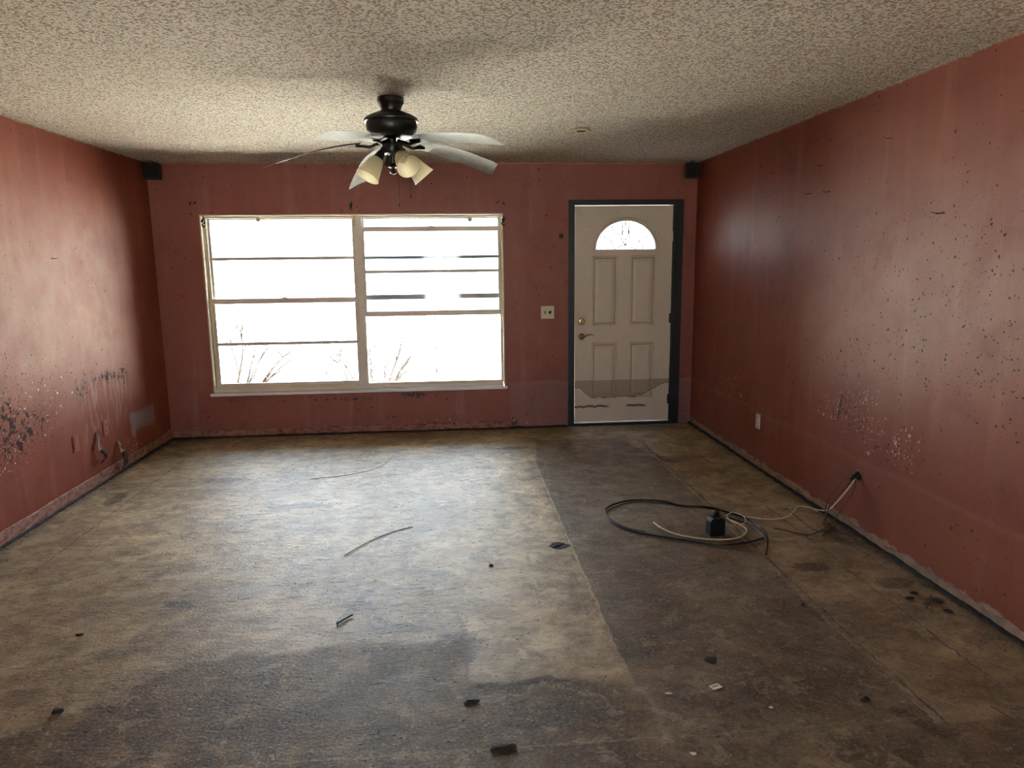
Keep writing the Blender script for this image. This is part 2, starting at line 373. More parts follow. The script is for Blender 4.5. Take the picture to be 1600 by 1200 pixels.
def bx(*a, bev=0):
    bm = bmesh.new(); box(bm, *a, bev=bev); return bm
def lathe(bm, prof, seg=32, mat=Matrix.Identity(4), cap=True):
    rings = []
    for r, z in prof:
        rings.append([bm.verts.new(mat @ Vector((r*math.cos(2*PI*i/seg), r*math.sin(2*PI*i/seg), z))) for i in range(seg)])
    for a, b in zip(rings, rings[1:]):
        for i in range(seg): bm.faces.new((a[i], a[(i+1) % seg], b[(i+1) % seg], b[i]))
    if cap:
        bm.faces.new(rings[0][::-1]); bm.faces.new(rings[-1])
def smooth_pts(pts, n=8):
    P = [Vector(p) for p in pts]; P = [P[0]*2-P[1]] + P + [P[-1]*2-P[-2]]; out = []
    for i in range(1, len(P)-2):
        for k in range(n):
            t = k/n; a, b, c, d = P[i-1:i+3]
            out.append(.5*((2*b)+(c-a)*t+(2*a-5*b+4*c-d)*t*t+(3*b-a-3*c+d)*t*t*t))
    return out + [P[-2]]
def tube(bm, pts, r, seg=8, taper=None):
    n = len(pts); rings = []; up = Vector((0, 0, 1))
    for i, p in enumerate(pts):
        t = (pts[min(i+1, n-1)] - pts[max(i-1, 0)]).normalized()
        a = up.cross(t)
        if a.length < .05: a = Vector((1, 0, 0)).cross(t)
        a.normalize(); b = t.cross(a); rr = r if taper is None else r*(1+(taper-1)*i/(n-1))
        rings.append([bm.verts.new(p + rr*(math.cos(2*PI*k/seg)*a + math.sin(2*PI*k/seg)*b)) for k in range(seg)])
    for a, b in zip(rings, rings[1:]):
        for i in range(seg): bm.faces.new((a[i], a[(i+1) % seg], b[(i+1) % seg], b[i]))
    bm.faces.new(rings[0][::-1]); bm.faces.new(rings[-1])
def prism(bm, pts, axis, a, b):
    """polygon of 2D points extruded between a and b along an axis"""
    def q(p, v): return {0: (v, p[0], p[1]), 1: (p[0], v, p[1]), 2: (p[0], p[1], v)}[axis]
    A = [bm.verts.new(q(p, a)) for p in pts]; B = [bm.verts.new(q(p, b)) for p in pts]
    bm.faces.new(A); bm.faces.new(B[::-1])
    for i in range(len(pts)): bm.faces.new((A[i], B[i], B[(i+1) % len(pts)], A[(i+1) % len(pts)]))

# ------------------------------------------------------------------ surfaces with masks
def sdf_poly(P, poly):
    """signed distance, positive inside"""
    poly = np.array(poly, float); d = np.full(len(P), 1e9); ins = np.zeros(len(P), bool)
    for i in range(len(poly)):
        a, b = poly[i], poly[(i+1) % len(poly)]; e = b-a; w_ = P-a
        t = np.clip((w_@e)/(e@e+1e-12), 0, 1); d = np.minimum(d, np.hypot(*(w_-t[:, None]*e).T))
        c = (a[1] > P[:, 1]) != (b[1] > P[:, 1])
        with np.errstate(divide='ignore', invalid='ignore'):
            xi = (b[0]-a[0])*(P[:, 1]-a[1])/(b[1]-a[1])+a[0]
        ins ^= c & (P[:, 0] < xi)
    return np.where(ins, d, -d)
def seg(P, a, b):
    a, b = np.array(a[:]), np.array(b[:]); e = b-a; t = np.clip(((P-a)@e)/(e@e), 0, 1); return np.hypot(*((P-a)-t[:, None]*e).T)
def soft(P, poly, w_=.08): return np.clip(sdf_poly(P, poly)/w_+.5, 0, 1)
def blob(P, c, r): return np.clip(1-np.hypot((P[:, 0]-c[0])/r[0], (P[:, 1]-c[1])/r[1]), 0, 1)
def lines(*marks, step=.03):
    out = []
    for a, b in zip(marks, marks[1:]):
        k = max(1, round((b-a)/step)); out += [a+(b-a)*i/k for i in range(k)]
    return out + [marks[-1]]
def sheet(name, us, vs, fn, mat, attrs, flip=False, holes=(), extra=None, mats=None):
    nu, nv = len(us), len(vs); U, V = np.meshgrid(us, vs); P = np.stack([U.ravel(), V.ravel()], 1)
    co = [fn(u, v) for u, v in P]; faces = []
    for j in range(nv-1):
        for i in range(nu-1):
            cu, cv = (us[i]+us[i+1])/2, (vs[j]+vs[j+1])/2
            if any(h[0] < cu < h[1] and h[2] < cv < h[3] for h in holes): continue
            q = (j*nu+i, j*nu+i+1, (j+1)*nu+i+1, (j+1)*nu+i); faces.append(q[::-1] if flip else q)
    mis = [0]*len(faces); n0 = len(co)
    if extra:
        eb = bmesh.new(); extra(eb); eb.verts.index_update()
        co += [v.co[:] for v in eb.verts]; faces += [tuple(v.index+n0 for v in f.verts) for f in eb.faces]; mis += [f.material_index for f in eb.faces]; eb.free()
    me = bpy.data.meshes.new(name); me.from_pydata(co, [], faces); me.polygons.foreach_set('material_index', mis)
    for m_ in (mats or [mat]): me.materials.append(m_)
    for k, fnA in attrs.items():
        a = me.attributes.new(k, 'FLOAT', 'POINT'); v = np.zeros(len(co), np.float32); v[:n0] = fnA(P); a.data.foreach_set('value', v)
    me.update(); o = bpy.data.objects.new(name, me); COL.objects.link(o); return put_props(o, kind='structure')

# floor -----------------------------------------------------------
xy = lambda *q: [FL(*p)[:2] for p in q]
stain = xy((-260, 1260), (0, 1150), (60, 1128), (130, 1100), (205, 1065), (290, 1036), (380, 1018), (470, 1012), (560, 998), (650, 1000), (740, 988), (742, 1012), (735, 1056), (790, 1065), (860, 1056), (985, 1058), (1010, 1100), (1060, 1190), (1060, 1240))
slab = [(2.6, -4.12), (3.21, -4.12), (3.21, -.9), (2.75, -1.0), (2.7, -2.2), (2.45, -3.0), (2.62, -3.75)]
strip = [(3.215, -4.52), (4.19, -4.52), (4.19, -1.2), (4.05, -.5), (3.3, -.5), (3.215, -1.2)]
bl = [(xy((560, 945))[0], (.16, .10)), (xy((720, 1010))[0], (.25, .14)), (xy((620, 980))[0], (.20, .10)), (xy((280, 944))[0], (.12, .07)), (xy((470, 790))[0], (.45, .12)),
      (xy((1140, 810))[0], (.2, .2)), (xy((1000, 1010))[0], (.25, .2)), (xy((290, 1100))[0], (.6, .15)), (xy((800, 700))[0], (.3, .1)), (xy((1270, 885))[0], (.2, .12)),
      (xy((1460, 940))[0], (.12, .12)), (xy((1400, 910))[0], (.2, .12)), (xy((430, 1120))[0], (.5, .12)), (xy((850, 1120))[0], (.5, .12)), (xy((180, 780))[0], (.12, .3)), (xy((1230, 1070))[0], (.35, .3)),
      (xy((873, 853))[0], (.11, .07)), (xy((1320, 840))[0], (.15, .3)), (xy((350, 750))[0], (.35, .12))]
fattr = dict(
    stain=lambda P: np.clip(sdf_poly(P, stain), -.4, .4), slab=lambda P: np.clip(sdf_poly(P, slab), -.4, .4), strip=lambda P: np.clip(sdf_poly(P, strip), -.4, .4),
    blot=lambda P: np.max([blob(P, c, r) for c, r in bl], 0),
    scuff=lambda P: np.max([np.clip(1-seg(P, *xy(a, b))/w_, 0, 1) for a, b, w_ in (((578, 922), (532, 970), .045), ((573, 962), (628, 979), .04), ((690, 992), (738, 992), .05), ((736, 995), (733, 1030), .045), ((262, 940), (294, 950), .05), ((800, 1070), (860, 1058), .035), ((745, 1072), (800, 1074), .035), ((1400, 1110), (1480, 1150), .05))], 0),
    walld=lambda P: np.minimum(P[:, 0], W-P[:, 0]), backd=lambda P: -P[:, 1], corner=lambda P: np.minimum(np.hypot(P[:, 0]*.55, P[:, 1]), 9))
fus = lines(-.02, 0, W, W+.02, step=.03); fvs = lines(YR, -5.2, step=.25)[:-1] + lines(-5.2, 0, .19, step=.03)
def fz(u, v):
    z = .0025*math.sin(3*u+1)*math.sin(2.3*v)
    if 2.62 < u < 3.2 and -4.12 < v < -1: z += .002
    return (u, v, z-.002)
def fextra(b): box(b, -.2, W+.2, YR-.2, .2, -.2, -.03)
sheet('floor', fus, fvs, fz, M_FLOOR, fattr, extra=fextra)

# ceiling
def cextra(b): box(b, -.6, W+.6, YR-.9, .2, 2.46, 2.6)
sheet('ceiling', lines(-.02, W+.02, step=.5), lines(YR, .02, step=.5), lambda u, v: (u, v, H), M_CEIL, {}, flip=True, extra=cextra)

# left wall (u = y, v = z)
yz = lambda f, *q: [(f(*p).y, f(*p).z) for p in q]
Lm1 = yz(LW, (-60, 640), (0, 615), (30, 630), (60, 640), (80, 655), (60, 690), (20, 725), (-60, 780))
Lm2 = yz(LW, (118, 590), (150, 582), (198, 572), (200, 608), (175, 598), (150, 603), (128, 625), (118, 640))
Lm3 = yz(LW, (-40, 560), (60, 560), (130, 620), (70, 660), (-40, 640))
Lscr = yz(LW, (122, 592), (200, 580), (205, 655), (180, 665), (150, 690), (132, 700))
Lpat = yz(LW, (204, 648), (240, 630), (244, 660), (212, 672))
Lpat2 = yz(LW, (202, 645), (210, 643), (214, 684), (206, 682))
Lch = yz(LW, (-10, 690), (30, 700), (20, 735), (-10, 740)); Lch2 = yz(LW, (200, 690), (222, 685), (218, 712), (198, 722)); Lch3 = yz(LW, (40, 600), (120, 600), (110, 640), (30, 660))
lattr = dict(
    mould=lambda P: np.max([.85*soft(P, Lm1, .25), .8*soft(P, Lm2, .1), .35*soft(P, Lm3, .3), .05*np.clip((P[:, 1]-.5)/.4, 0, 1)*np.clip((-P[:, 0]-.5)/.6, 0, 1)], 0),
    chip=lambda P: np.max([.5*soft(P, Lch, .12), .5*soft(P, Lch2, .1), .10*soft(P, Lch3, .2), .13*soft(P, Lm1, .2)], 0),
    scrape=lambda P: soft(P, Lscr, .12), patch=lambda P: np.maximum(soft(P, Lpat, .06), soft(P, Lpat2, .04)),
    dusty_sheen=lambda P: np.clip((P[:, 1]-.72)/.25, 0, 1)*np.clip((2.15-P[:, 1])/.5, 0, 1)*np.clip((-P[:, 0]-.4)/.6, 0, 1)*.8,  # lit upper part of the wall painted paler, with its dust
    tide=lambda P: P[:, 0]*0, peel=lambda P: P[:, 0]*0, bare=lambda P: P[:, 0]*0+.2)
sus = lines(YR, -5.2, step=.3)[:-1] + lines(-5.2, 0, .19, step=.03); svs = lines(-.01, H, step=.03)
sheet('wall_left', sus, svs, lambda u, v: (0, u, v), M_LEFT, lattr, extra=lambda b: box(b, -.22, -.01, YR-.2, .2, -.2, 2.5))

# right wall
Rc1 = yz(RW, (1275, 640), (1290, 612), (1345, 610), (1372, 625), (1385, 690), (1360, 700), (1330, 665), (1290, 655))
Rc2 = yz(RW, (1390, 680), (1425, 676), (1428, 722), (1392, 726)); Rc3 = yz(RW, (1108, 595), (1155, 575), (1158, 618), (1120, 615))
Rm1 = yz(RW, (1285, 660), (1300, 610), (1345, 600), (1375, 680), (1430, 680), (1425, 725), (1385, 725), (1340, 700))
Rm2 = yz(RW, (1240, 560), (1380, 500), (1640, 480), (1640, 700), (1400, 640), (1250, 620)); Rm3 = yz(RW, (1360, 330), (1640, 260), (1640, 560), (1400, 520))
Rd = yz(RW, (1200, 380), (1400, 260), (1640, 200), (1640, 640), (1380, 580), (1260, 560))
rattr = dict(
    mould=lambda P: np.max([.45*soft(P, Rm1, .15), .22*soft(P, Rm2, .4), .16*soft(P, Rm3, .4), .03+P[:, 0]*0], 0),
    chip=lambda P: np.max([.5*soft(P, Rc1, .12), .6*soft(P, Rc2, .1), .3*soft(P, Rc3, .12)], 0),
    scrape=lambda P: P[:, 0]*0, patch=lambda P: P[:, 0]*0, peel=lambda P: P[:, 0]*0,
    dusty_sheen=lambda P: .45*soft(P, Rd, .6), tide=lambda P: P[:, 0]*0+.35, bare=lambda P: P[:, 0]*0+1.)  # window sheen painted onto the right wall as a pale patch
sheet('wall_right', sus, svs, lambda u, v: (W, u, v), M_RIGHT, rattr, flip=True, extra=lambda b: box(b, W+.01, W+.22, YR-.2, .2, -.2, 2.5))

# window wall
WX0, WX1, WZ0, WZ1 = .405, 3.07, .415, 2.0
DX0, DX1, DZ1 = 3.69, 4.70, 2.07
xz = lambda *q: [(BK(*p).x, BK(*p).z) for p in q]
Bt = [(3.12, -.1), (3.7, -.1), (3.7, .6), (3.12, .6)]; Bt2 = [(4.7, -.1), (4.95, -.1), (4.95, .6), (4.7, .6)]
Bp = [xz((435, 672), (590, 666), (590, 680), (440, 686)), xz((595, 648), (690, 644), (690, 650), (600, 656)), xz((340, 622), (372, 622), (366, 632), (345, 630)), xz((480, 620), (590, 617), (580, 626), (490, 628)), xz((615, 612), (672, 610), (665, 624), (630, 624)), xz((790, 655), (812, 655), (812, 668), (790, 668)), xz((425, 624), (450, 624), (446, 632), (430, 630))]
def bextra(b):
    y0, y1 = .004, .15
    box(b, -.02, WX0, y0, y1, -.1, 2.46, mi=0); box(b, WX1, DX0, y0, y1, -.1, 2.46, mi=0); box(b, DX1, W+.02, y0, y1, -.1, 2.46, mi=0)
    box(b, WX0, WX1, y0, y1, -.1, WZ0-.03, mi=0); box(b, WX0, WX1, y0, y1, WZ1, 2.46, mi=0); box(b, DX0, DX1, y0, y1, DZ1, 2.46, mi=0)
battr = dict(
    mould=lambda P: .03+P[:, 0]*0, chip=lambda P: .25*np.clip((.10-P[:, 1])/.06, 0, 1), scrape=lambda P: P[:, 0]*0, patch=lambda P: P[:, 0]*0,
    dusty_sheen=lambda P: P[:, 0]*0+.1, tide=lambda P: np.maximum(soft(P, Bt, .01), soft(P, Bt2, .01)),
    peel=lambda P: np.max([soft(P, Bp[0], .1)*1.0] + [soft(P, q, .06)*.62 for q in Bp[1:]], 0), bare=lambda P: np.where(P[:, 0] > 3.1, 0., .55))
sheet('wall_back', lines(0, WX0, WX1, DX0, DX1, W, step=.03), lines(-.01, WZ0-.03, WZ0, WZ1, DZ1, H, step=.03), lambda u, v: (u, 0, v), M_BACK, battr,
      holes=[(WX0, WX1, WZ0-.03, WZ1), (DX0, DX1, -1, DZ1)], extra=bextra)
# unseen rear wall; its opening is added to let fill light in
bm = bmesh.new(); RX0, RX1, RZ = 2.0, 2.8, 2.05
for a in ((-.2, RX0, -.2, 2.5), (RX1, W+.2, -.2, 2.5), (RX0, RX1, RZ, 2.5), (RX0, RX1, -.2, .02)): box(bm, a[0], a[1], YR-.2, YR, a[2], a[3])
put_props(link('wall_rear', bm, M_REAR), kind='structure')

# base strips: scraped ledge along left and window wall, ragged plaster on the right
def ragged(name, p0, p1, inward, h, t, mat, amp, seed, step=.02):
    rnd = random.Random(seed); p0, p1 = Vector(p0), Vector(p1); L = (p1-p0).length; n_ = int(L/step); inn = Vector(inward); bm = bmesh.new(); prev = None; cur = 0
    for i in range(n_+1):
        q = p0.lerp(p1, i/n_); cur = cur*.75 + rnd.uniform(-1, 1)*amp*.6; hh = max(.012, h+cur); tt = t*(1+.25*math.sin(i*.9)*rnd.random())
        ring = [bm.verts.new(q+inn*0), bm.verts.new(q+inn*tt), bm.verts.new(q+inn*tt+Vector((0, 0, hh-.004))), bm.verts.new(q+inn*tt*.4+Vector((0, 0, hh))), bm.verts.new(q+Vector((0, 0, hh)))]
        if prev:
            for k in range(5): bm.faces.new((prev[k], prev[(k+1) % 5], ring[(k+1) % 5], ring[k]))
        else: bm.faces.new(ring)
        prev = ring
    bm.faces.new(prev[::-1]); return put_props(link(name, bm, mat), kind='structure')
ragged('baseboard_left', (0, -6.4, .012), (0, -.0, .012), (1, 0, 0), .075, .009, M_BASE, .004, 3)
ragged('baseboard_back', (.01, 0, .012), (3.12, 0, .012), (0, -1, 0), .06, .010, M_BASE, .006, 5)
ragged('baseboard_right', (W, -6.4, .010), (W, -.02, .010), (-1, 0, 0), .032, .007, M_PLAST, .014, 8)
for nm, a, b, i_, h_, t_ in (('gap_strip_1', (0, -6.4, 0), (0, 0, 0), (1, 0, 0), .014, .022), ('gap_strip_2', (.01, 0, 0), (3.66, 0, 0), (0, -1, 0), .014, .018), ('gap_strip_3', (W, -6.4, 0), (W, 0, 0), (-1, 0, 0), .014, .028)):  # dark strips stand in for the shaded gap under the walls
    ragged(nm, a, b, i_, h_, t_, M_DIRT, .004, 17)

# ------------------------------------------------------------------ window
win = put_props(empty('window_1', (WX0, 0, WZ0)), kind='structure')
off = Vector((-WX0, 0, -WZ0))
def wpart(name, boxes, mat, parent=win, bev=.002, smooth=False):
    bm = bmesh.new()
    for b in boxes: box(bm, b[0]+off.x, b[1]+off.x, b[2], b[3], b[4]+off.z, b[5]+off.z, bev=bev)
    return link(name, bm, mat, parent)
wpart('reveal_lining', [(WX0, WX0+.012, -.004, .10, WZ0+.02, WZ1), (WX1-.012, WX1, -.004, .10, WZ0+.02, WZ1), (WX0, WX1, -.004, .10, WZ1-.012, WZ1)], M_ALU2)
wpart('outer_frame', [(WX0+.012, WX0+.035, .06, .14, WZ0+.02, WZ1-.012), (WX1-.030, WX1-.012, .06, .14, WZ0+.02, WZ1-.012), (WX0+.03, WX1-.03, .06, .14, WZ1-.028, WZ1-.012), (WX0+.03, WX1-.03, .06, .14, WZ0+.018, WZ0+.045)], M_ALU2)
wpart('mullion', [(1.715, 1.795, .055, .14, WZ0+.02, WZ1-.012), (1.722, 1.735, .048, .06, WZ0+.03, WZ1-.02), (1.775, 1.788, .048, .06, WZ0+.03, WZ1-.02)], M_ALU)
def sash(name, x0, x1, z0, z1, y, munt, mat, rails=(.028, .028), lock=None, st=.014):
    s = wpart(name, [(x0, x0+st, y, y+.02, z0, z1), (x1-st, x1, y, y+.02, z0, z1), (x0+st, x1-st, y, y+.02, z0, z0+rails[0]), (x0+st, x1-st, y, y+.02, z1-rails[1], z1)], mat)
    zs = [z0+rails[0]] + list(munt) + [z1-rails[1]]
    for m_ in munt: wpart('muntin', [(x0+st, x1-st, y+.002, y+.018, m_-.013, m_+.013)], mat, s, .001)
    for a, b in zip(zs, zs[1:]): wpart('pane', [(x0+st, x1-st, y+.008, y+.011, a, b)], M_GLASS, s, 0)
    if lock is not None:
        lz, side = lock
        bm = bmesh.new(); cx = (x0+x1)/2+off.x; box(bm, cx-.022, cx+.022, y-.012, y+.004, lz+off.z, lz+off.z+.007, .001)
        tube(bm, [Vector((cx-.005, y-.008, lz+off.z+.006)), Vector((cx+.005, y-.012, lz+off.z+.013)), Vector((cx+.03, y-.014, lz+off.z+.014))], .004)
        link('sash_lock', bm, M_STEEL, s)
    return s
sash('lower_sash', WX0+.035, 1.715, WZ0+.045, 1.262, .072, [.85], M_ALU, (.026, .046), (1.262, 1))
sash('upper_sash', WX0+.035, 1.715, 1.24, WZ1-.028, .105, [1.618], M_ALU, (.020, .010))
sash('raised_sash', 1.795, WX1-.03, 1.080, 1.890, .072, [1.487], M_ALU, (.046, .042), (1.886, 1))
sash('upper_sash', 1.795, WX1-.03, 1.232, WZ1-.028, .108, [1.615], M_OUTSASH, (.044, .010), (1.264, 1))
wpart('screen_bar', [(2.425, 2.433, .125, .131, WZ0+.04, 1.09)], M_IRON, win, 0)
wpart('lower_pane', [(1.795, WX1-.03, .118, .121, WZ0+.045, 1.232)], M_GLASS, win, 0)
wpart('window_sill', [(WX0-.025, WX1+.02, -.028, .16, WZ0-.028, WZ0-.004)], M_SILL, win, .003)
wpart('sill_track', [(WX0+.012, WX1-.012, .05, .14, WZ0-.004, WZ0+.020)], M_ALU, win, .002)

# drapery hardware at the window head
def scroll(px, py, dark, label, name='curtain_bracket', y=-.03, s=1.0, mat=None):
    p = BK(px, py, y); e = put_props(empty(name, (p.x, 0, p.z)), label, 'curtain bracket', 'curtain brackets on the window wall')
    bm = bmesh.new(); box(bm, -.006*s, .006*s, -.006, 0, -.016*s, .016*s, .002); link('back_plate', bm, mat or M_IRON, e)
    bm = bmesh.new(); tube(bm, smooth_pts([(0, 0, .02*s), (.004, -.025, .022*s), (.012, -.045, .008*s), (.002, -.05, -.008*s), (-.008, -.04, 0), (0, -.032, .008*s)], 5), .0042*s, 6); link('scroll', bm, mat or M_IRON, e, True)
    bm = bmesh.new(); tube(bm, smooth_pts([(-.004, 0, -.012*s), (-.012, -.02, -.02*s), (.006, -.034, -.034*s), (.012, -.02, -.026*s)], 5), .0038*s, 6); link('lower_hook', bm, mat or M_IRON, e, True)
scroll(317, 345, 1, 'dark scrolled curtain bracket at the upper left window corner', s=1.7)
scroll(786, 344, 1, 'dark scrolled curtain bracket at the upper right window corner', s=1.4)
scroll(553, 344, 1, 'yellowed curtain bracket at the head of the window mullion', mat=M_ALU2, s=1.5)
scroll(548, 321, 1, 'dark metal curtain bracket on the wall above the mullion', s=1.15)
for px, lab in ((403, 'small yellowed blind clip on the window head of the left half'), (734, 'small yellowed blind clip on the window head of the right half')):
    p = BK(px, 341, -.02); e = put_props(empty('blind_clip', (p.x, -.004, p.z)), lab, 'blind clip')
    bm = bmesh.new(); box(bm, -.01, .01, -.012, 0, .002, .02, .002); link('clip_body', bm, M_ALU2, e)
    bm = bmesh.new(); lathe(bm, [(.018, -.006), (.021, 0), (.018, .006)], 16, Matrix.Translation((0, -.014, -.010)) @ Matrix.Rotation(PI/2, 4, 'X')); link('clip_knob', bm, M_ALU2, e, True)
def scrap(name, pts, mat, label, cat, r=.004, group=None, seed=0):
    """small bent piece: a short thick ragged tube"""
    bm = bmesh.new(); c = Vector(pts[0]); tube(bm, smooth_pts([Vector(p)-c for p in pts], 4), r, 6, .5)
    rnd = random.Random(seed)
    for v in bm.verts: v.co += Vector((rnd.uniform(-1, 1), rnd.uniform(-1, 1), rnd.uniform(-1, 1)))*r*.3
    o = link(name, bm, mat); o.location = c; return put_props(o, label, cat, group)
def wall_nail(kind, px, py, label, dx=.02, group='nails in the walls', name='nail', r=.0028):
    if kind == 'B': p = BK(px, py); pts = [(p.x, -.0, p.z), (p.x+dx*.4, -.012, p.z+.004), (p.x+dx, -.014, p.z+.016)]
    elif kind == 'R': p = RW(px, py); pts = [(W, p.y, p.z), (W-.012, p.y+dx*.5, p.z-.002), (W-.018, p.y+dx, p.z+.006)]
    else: p = LW(px, py); pts = [(0, p.y, p.z), (.012, p.y+dx*.5, p.z), (.018, p.y+dx, p.z+.003)]
    scrap(name, pts, M_IRON, label, 'nail', r, group, int(px))
wall_nail('B', 303, 318, 'bent dark screw in the wall above the upper left window corner', r=.009)
wall_nail('B', 297, 319, 'short dark screw stub left of the bent screw above the window corner', .01, r=.008)
wall_nail('B', 788, 319, 'bent dark screw in the wall above the upper right window corner', -.015, r=.009)
wall_nail('B', 776, 317, 'thin dark nail just left of the screw above the upper right window corner', r=.007)
wall_nail('R', 1394, 215, 'highest dark nail in the red right wall near the ceiling', .035)
wall_nail('R', 1285, 258, 'dark nail high in the right wall above the side by side pair', .05)
wall_nail('R', 1267, 302, 'left nail of the side by side pair in the right wall', .05)
wall_nail('R', 1297, 299, 'right nail of the side by side pair in the right wall', .055)
wall_nail('R', 1476, 332, 'longest dark picture hook in the right wall, nearest the camera', .07, r=.004)
wall_nail('R', 1210, 270, 'tiny dark nail in the right wall nearest the far ceiling corner', .015)
wall_nail('L', 80, 404, 'single dark nail in the bright upper left wall', .05)

# ------------------------------------------------------------------ door
door = put_props(empty('door_1', (3.73, .0, 0)), kind='structure')
def dpart(name, boxes, mat, bev=.002, parent=door):
    bm = bmesh.new()
    for b in boxes: box(bm, b[0]-3.73, b[1]-3.73, b[2], b[3], b[4], b[5], bev=bev)
    return link(name, bm, mat, parent)
dpart('casing', [(3.668, 3.722, -.016, .0, .0, 2.11)], M_TRIM); dpart('casing', [(4.665, 4.745, -.016, .0, .0, 2.11)], M_TRIM)
dpart('head_casing', [(3.668, 4.745, -.018, .0, 2.066, 2.112)], M_TRIM)
dpart('jamb', [(3.70, 3.727, -.004, .15, 0, 2.07)], M_TRIM); dpart('jamb', [(4.652, 4.70, -.004, .15, 0, 2.07)], M_TRIM)
dpart('head_jamb', [(3.70, 4.70, -.004, .15, 2.064, 2.085)], M_TRIM)
dpart('threshold', [(3.70, 4.70, -.02, .16, 0, .026)], M_DIRT, .004)
dpart('door_stop', [(3.727, 3.731, .008, .03, .03, 2.064)], M_WHITE)
GX, GZ, GR = 4.208, 1.665, .283
def slab_mesh():
    cu = bpy.data.curves.new('slab', 'CURVE'); cu.dimensions = '2D'; cu.fill_mode = 'BOTH'; cu.extrude = .02
    def sp(pts):
        s = cu.splines.new('POLY'); s.points.add(len(pts)-1); s.use_cyclic_u = True
        for q, p in zip(s.points, pts): q.co = (p[0], p[1], 0, 1)
    sp([(3.733, .034), (4.650, .034), (4.650, 2.061), (3.733, 2.061)])
    sp([(GX+GR*math.cos(a*PI/24), GZ+GR*.92*math.sin(a*PI/24)) for a in range(25)])
    o = bpy.data.objects.new('tmp', cu); COL.objects.link(o); dg = bpy.context.evaluated_depsgraph_get(); me = bpy.data.meshes.new_from_object(o.evaluated_get(dg))
    bpy.data.objects.remove(o); me.transform(Matrix.Translation((0, .03, 0)) @ Matrix.Rotation(PI/2, 4, 'X')); return me
me = slab_mesh(); me.materials.clear(); me.materials.append(M_DOOR)
dl = bpy.data.objects.new('door_leaf', me); COL.objects.link(dl); dl.parent = door; dl.location = (-3.73, 0, 0)
def ringbox(bm, x0, x1, z0, z1, prof):
    """mitred moulding: prof = list of (inset, y)"""
    rings = []
    for ins, y in prof: rings.append([bm.verts.new(p) for p in ((x0+ins, y, z0+ins), (x1-ins, y, z0+ins), (x1-ins, y, z1-ins), (x0+ins, y, z1-ins))])
    for a, b in zip(rings, rings[1:]):
        for i in range(4): bm.faces.new((a[i], a[(i+1) % 4], b[(i+1) % 4], b[i]))
    bm.faces.new(rings[-1])
for x0, x1, z0, z1 in ((3.893, 4.137, .962, 1.608), (4.254, 4.496, .962, 1.608), (3.893, 4.137, .258, .80), (4.254, 4.496, .258, .80)):
    bm = bmesh.new(); ringbox(bm, x0, x1, z0, z1, [(0, .0105), (.002, .004), (.006, -.004), (.014, -.004), (.020, .0095)]); o = link('panel_moulding', bm, M_DOOR, dl)
    bm = bmesh.new(); ringbox(bm, x0, x1, z0, z1, [(.013, .006), (.020, .0085), (.026, .0085), (.028, .0075)]); link('groove', bm, M_GROOVE, o)
    bm = bmesh.new(); ringbox(bm, x0, x1, z0, z1, [(.024, .0095), (.030, .0070), (.055, -.0025), (.058, -.003)]); link('panel', bm, M_DOOR, dl)
def arc(bm, cx, cz, pr, seg=28, full=1.0):
    rings = []
    for a in range(seg+1):
        t = a*PI/seg; rings.append([bm.verts.new((cx+(GR+dr)*math.cos(t), y, cz+(GR+dr)*.92*math.sin(t))) for dr, y in pr])
    for A, B in zip(rings, rings[1:]):
        for i in range(len(pr)-1): bm.faces.new((A[i], A[i+1], B[i+1], B[i]))
bm = bmesh.new(); arc(bm, GX, GZ, [(.036, .011), (.034, -.006), (.024, -.012), (.016, .002), (.010, -.006), (-.002, -.004), (-.006, .02)])
box(bm, GX-GR-.035, GX+GR+.035, -.004, .012, GZ-.034, GZ-.002, .003); box(bm, GX-GR-.03, GX+GR+.03, -.012, .012, GZ-.024, GZ-.010, .002)
link('fanlight_frame', bm, M_DOOR, dl, True)
bm = bmesh.new(); prism(bm, [(GX+GR*.99*math.cos(a*PI/24), GZ+GR*.91*math.sin(a*PI/24)) for a in range(25)], 1, .028, .032); gp = link('fanlight_glass', bm, M_DGLASS, dl)
def came(*pts, r=.0042):
    bm = bmesh.new(); tube(bm, smooth_pts([(GX+x, .022, GZ+z) for x, z in pts], 6), r, 5); link('lead_came', bm, M_STEEL, gp, True)
R_ = GR*.97
came((0, 0), (0, .05), (0, .09)); came((0, .03), (.035, .10), (.03, .18), (.028, R_*.90)); came((0, .03), (-.035, .10), (-.03, .18), (-.028, R_*.90))
came((0, .09), (.028, .14), (0, .21), (-.028, .14), (0, .09)); came((0, .21), (0, R_*.92))
for s_ in (-1, 1):
    came((0, .05), (s_*.06, .02), (s_*.10, 0)); came((s_*.035, .12), (s_*.11, .17), (s_*.13, .215)); came((s_*.10, 0), (s_*.13, .07), (s_*.10, .155))
    came((s_*.13, .07), (s_*.19, .11), (s_*.24, .12)); came((s_*.17, 0), (s_*.16, .04), (s_*.13, .07)); came((s_*.19, .11), (s_*.16, .15), (s_*.17, .19))
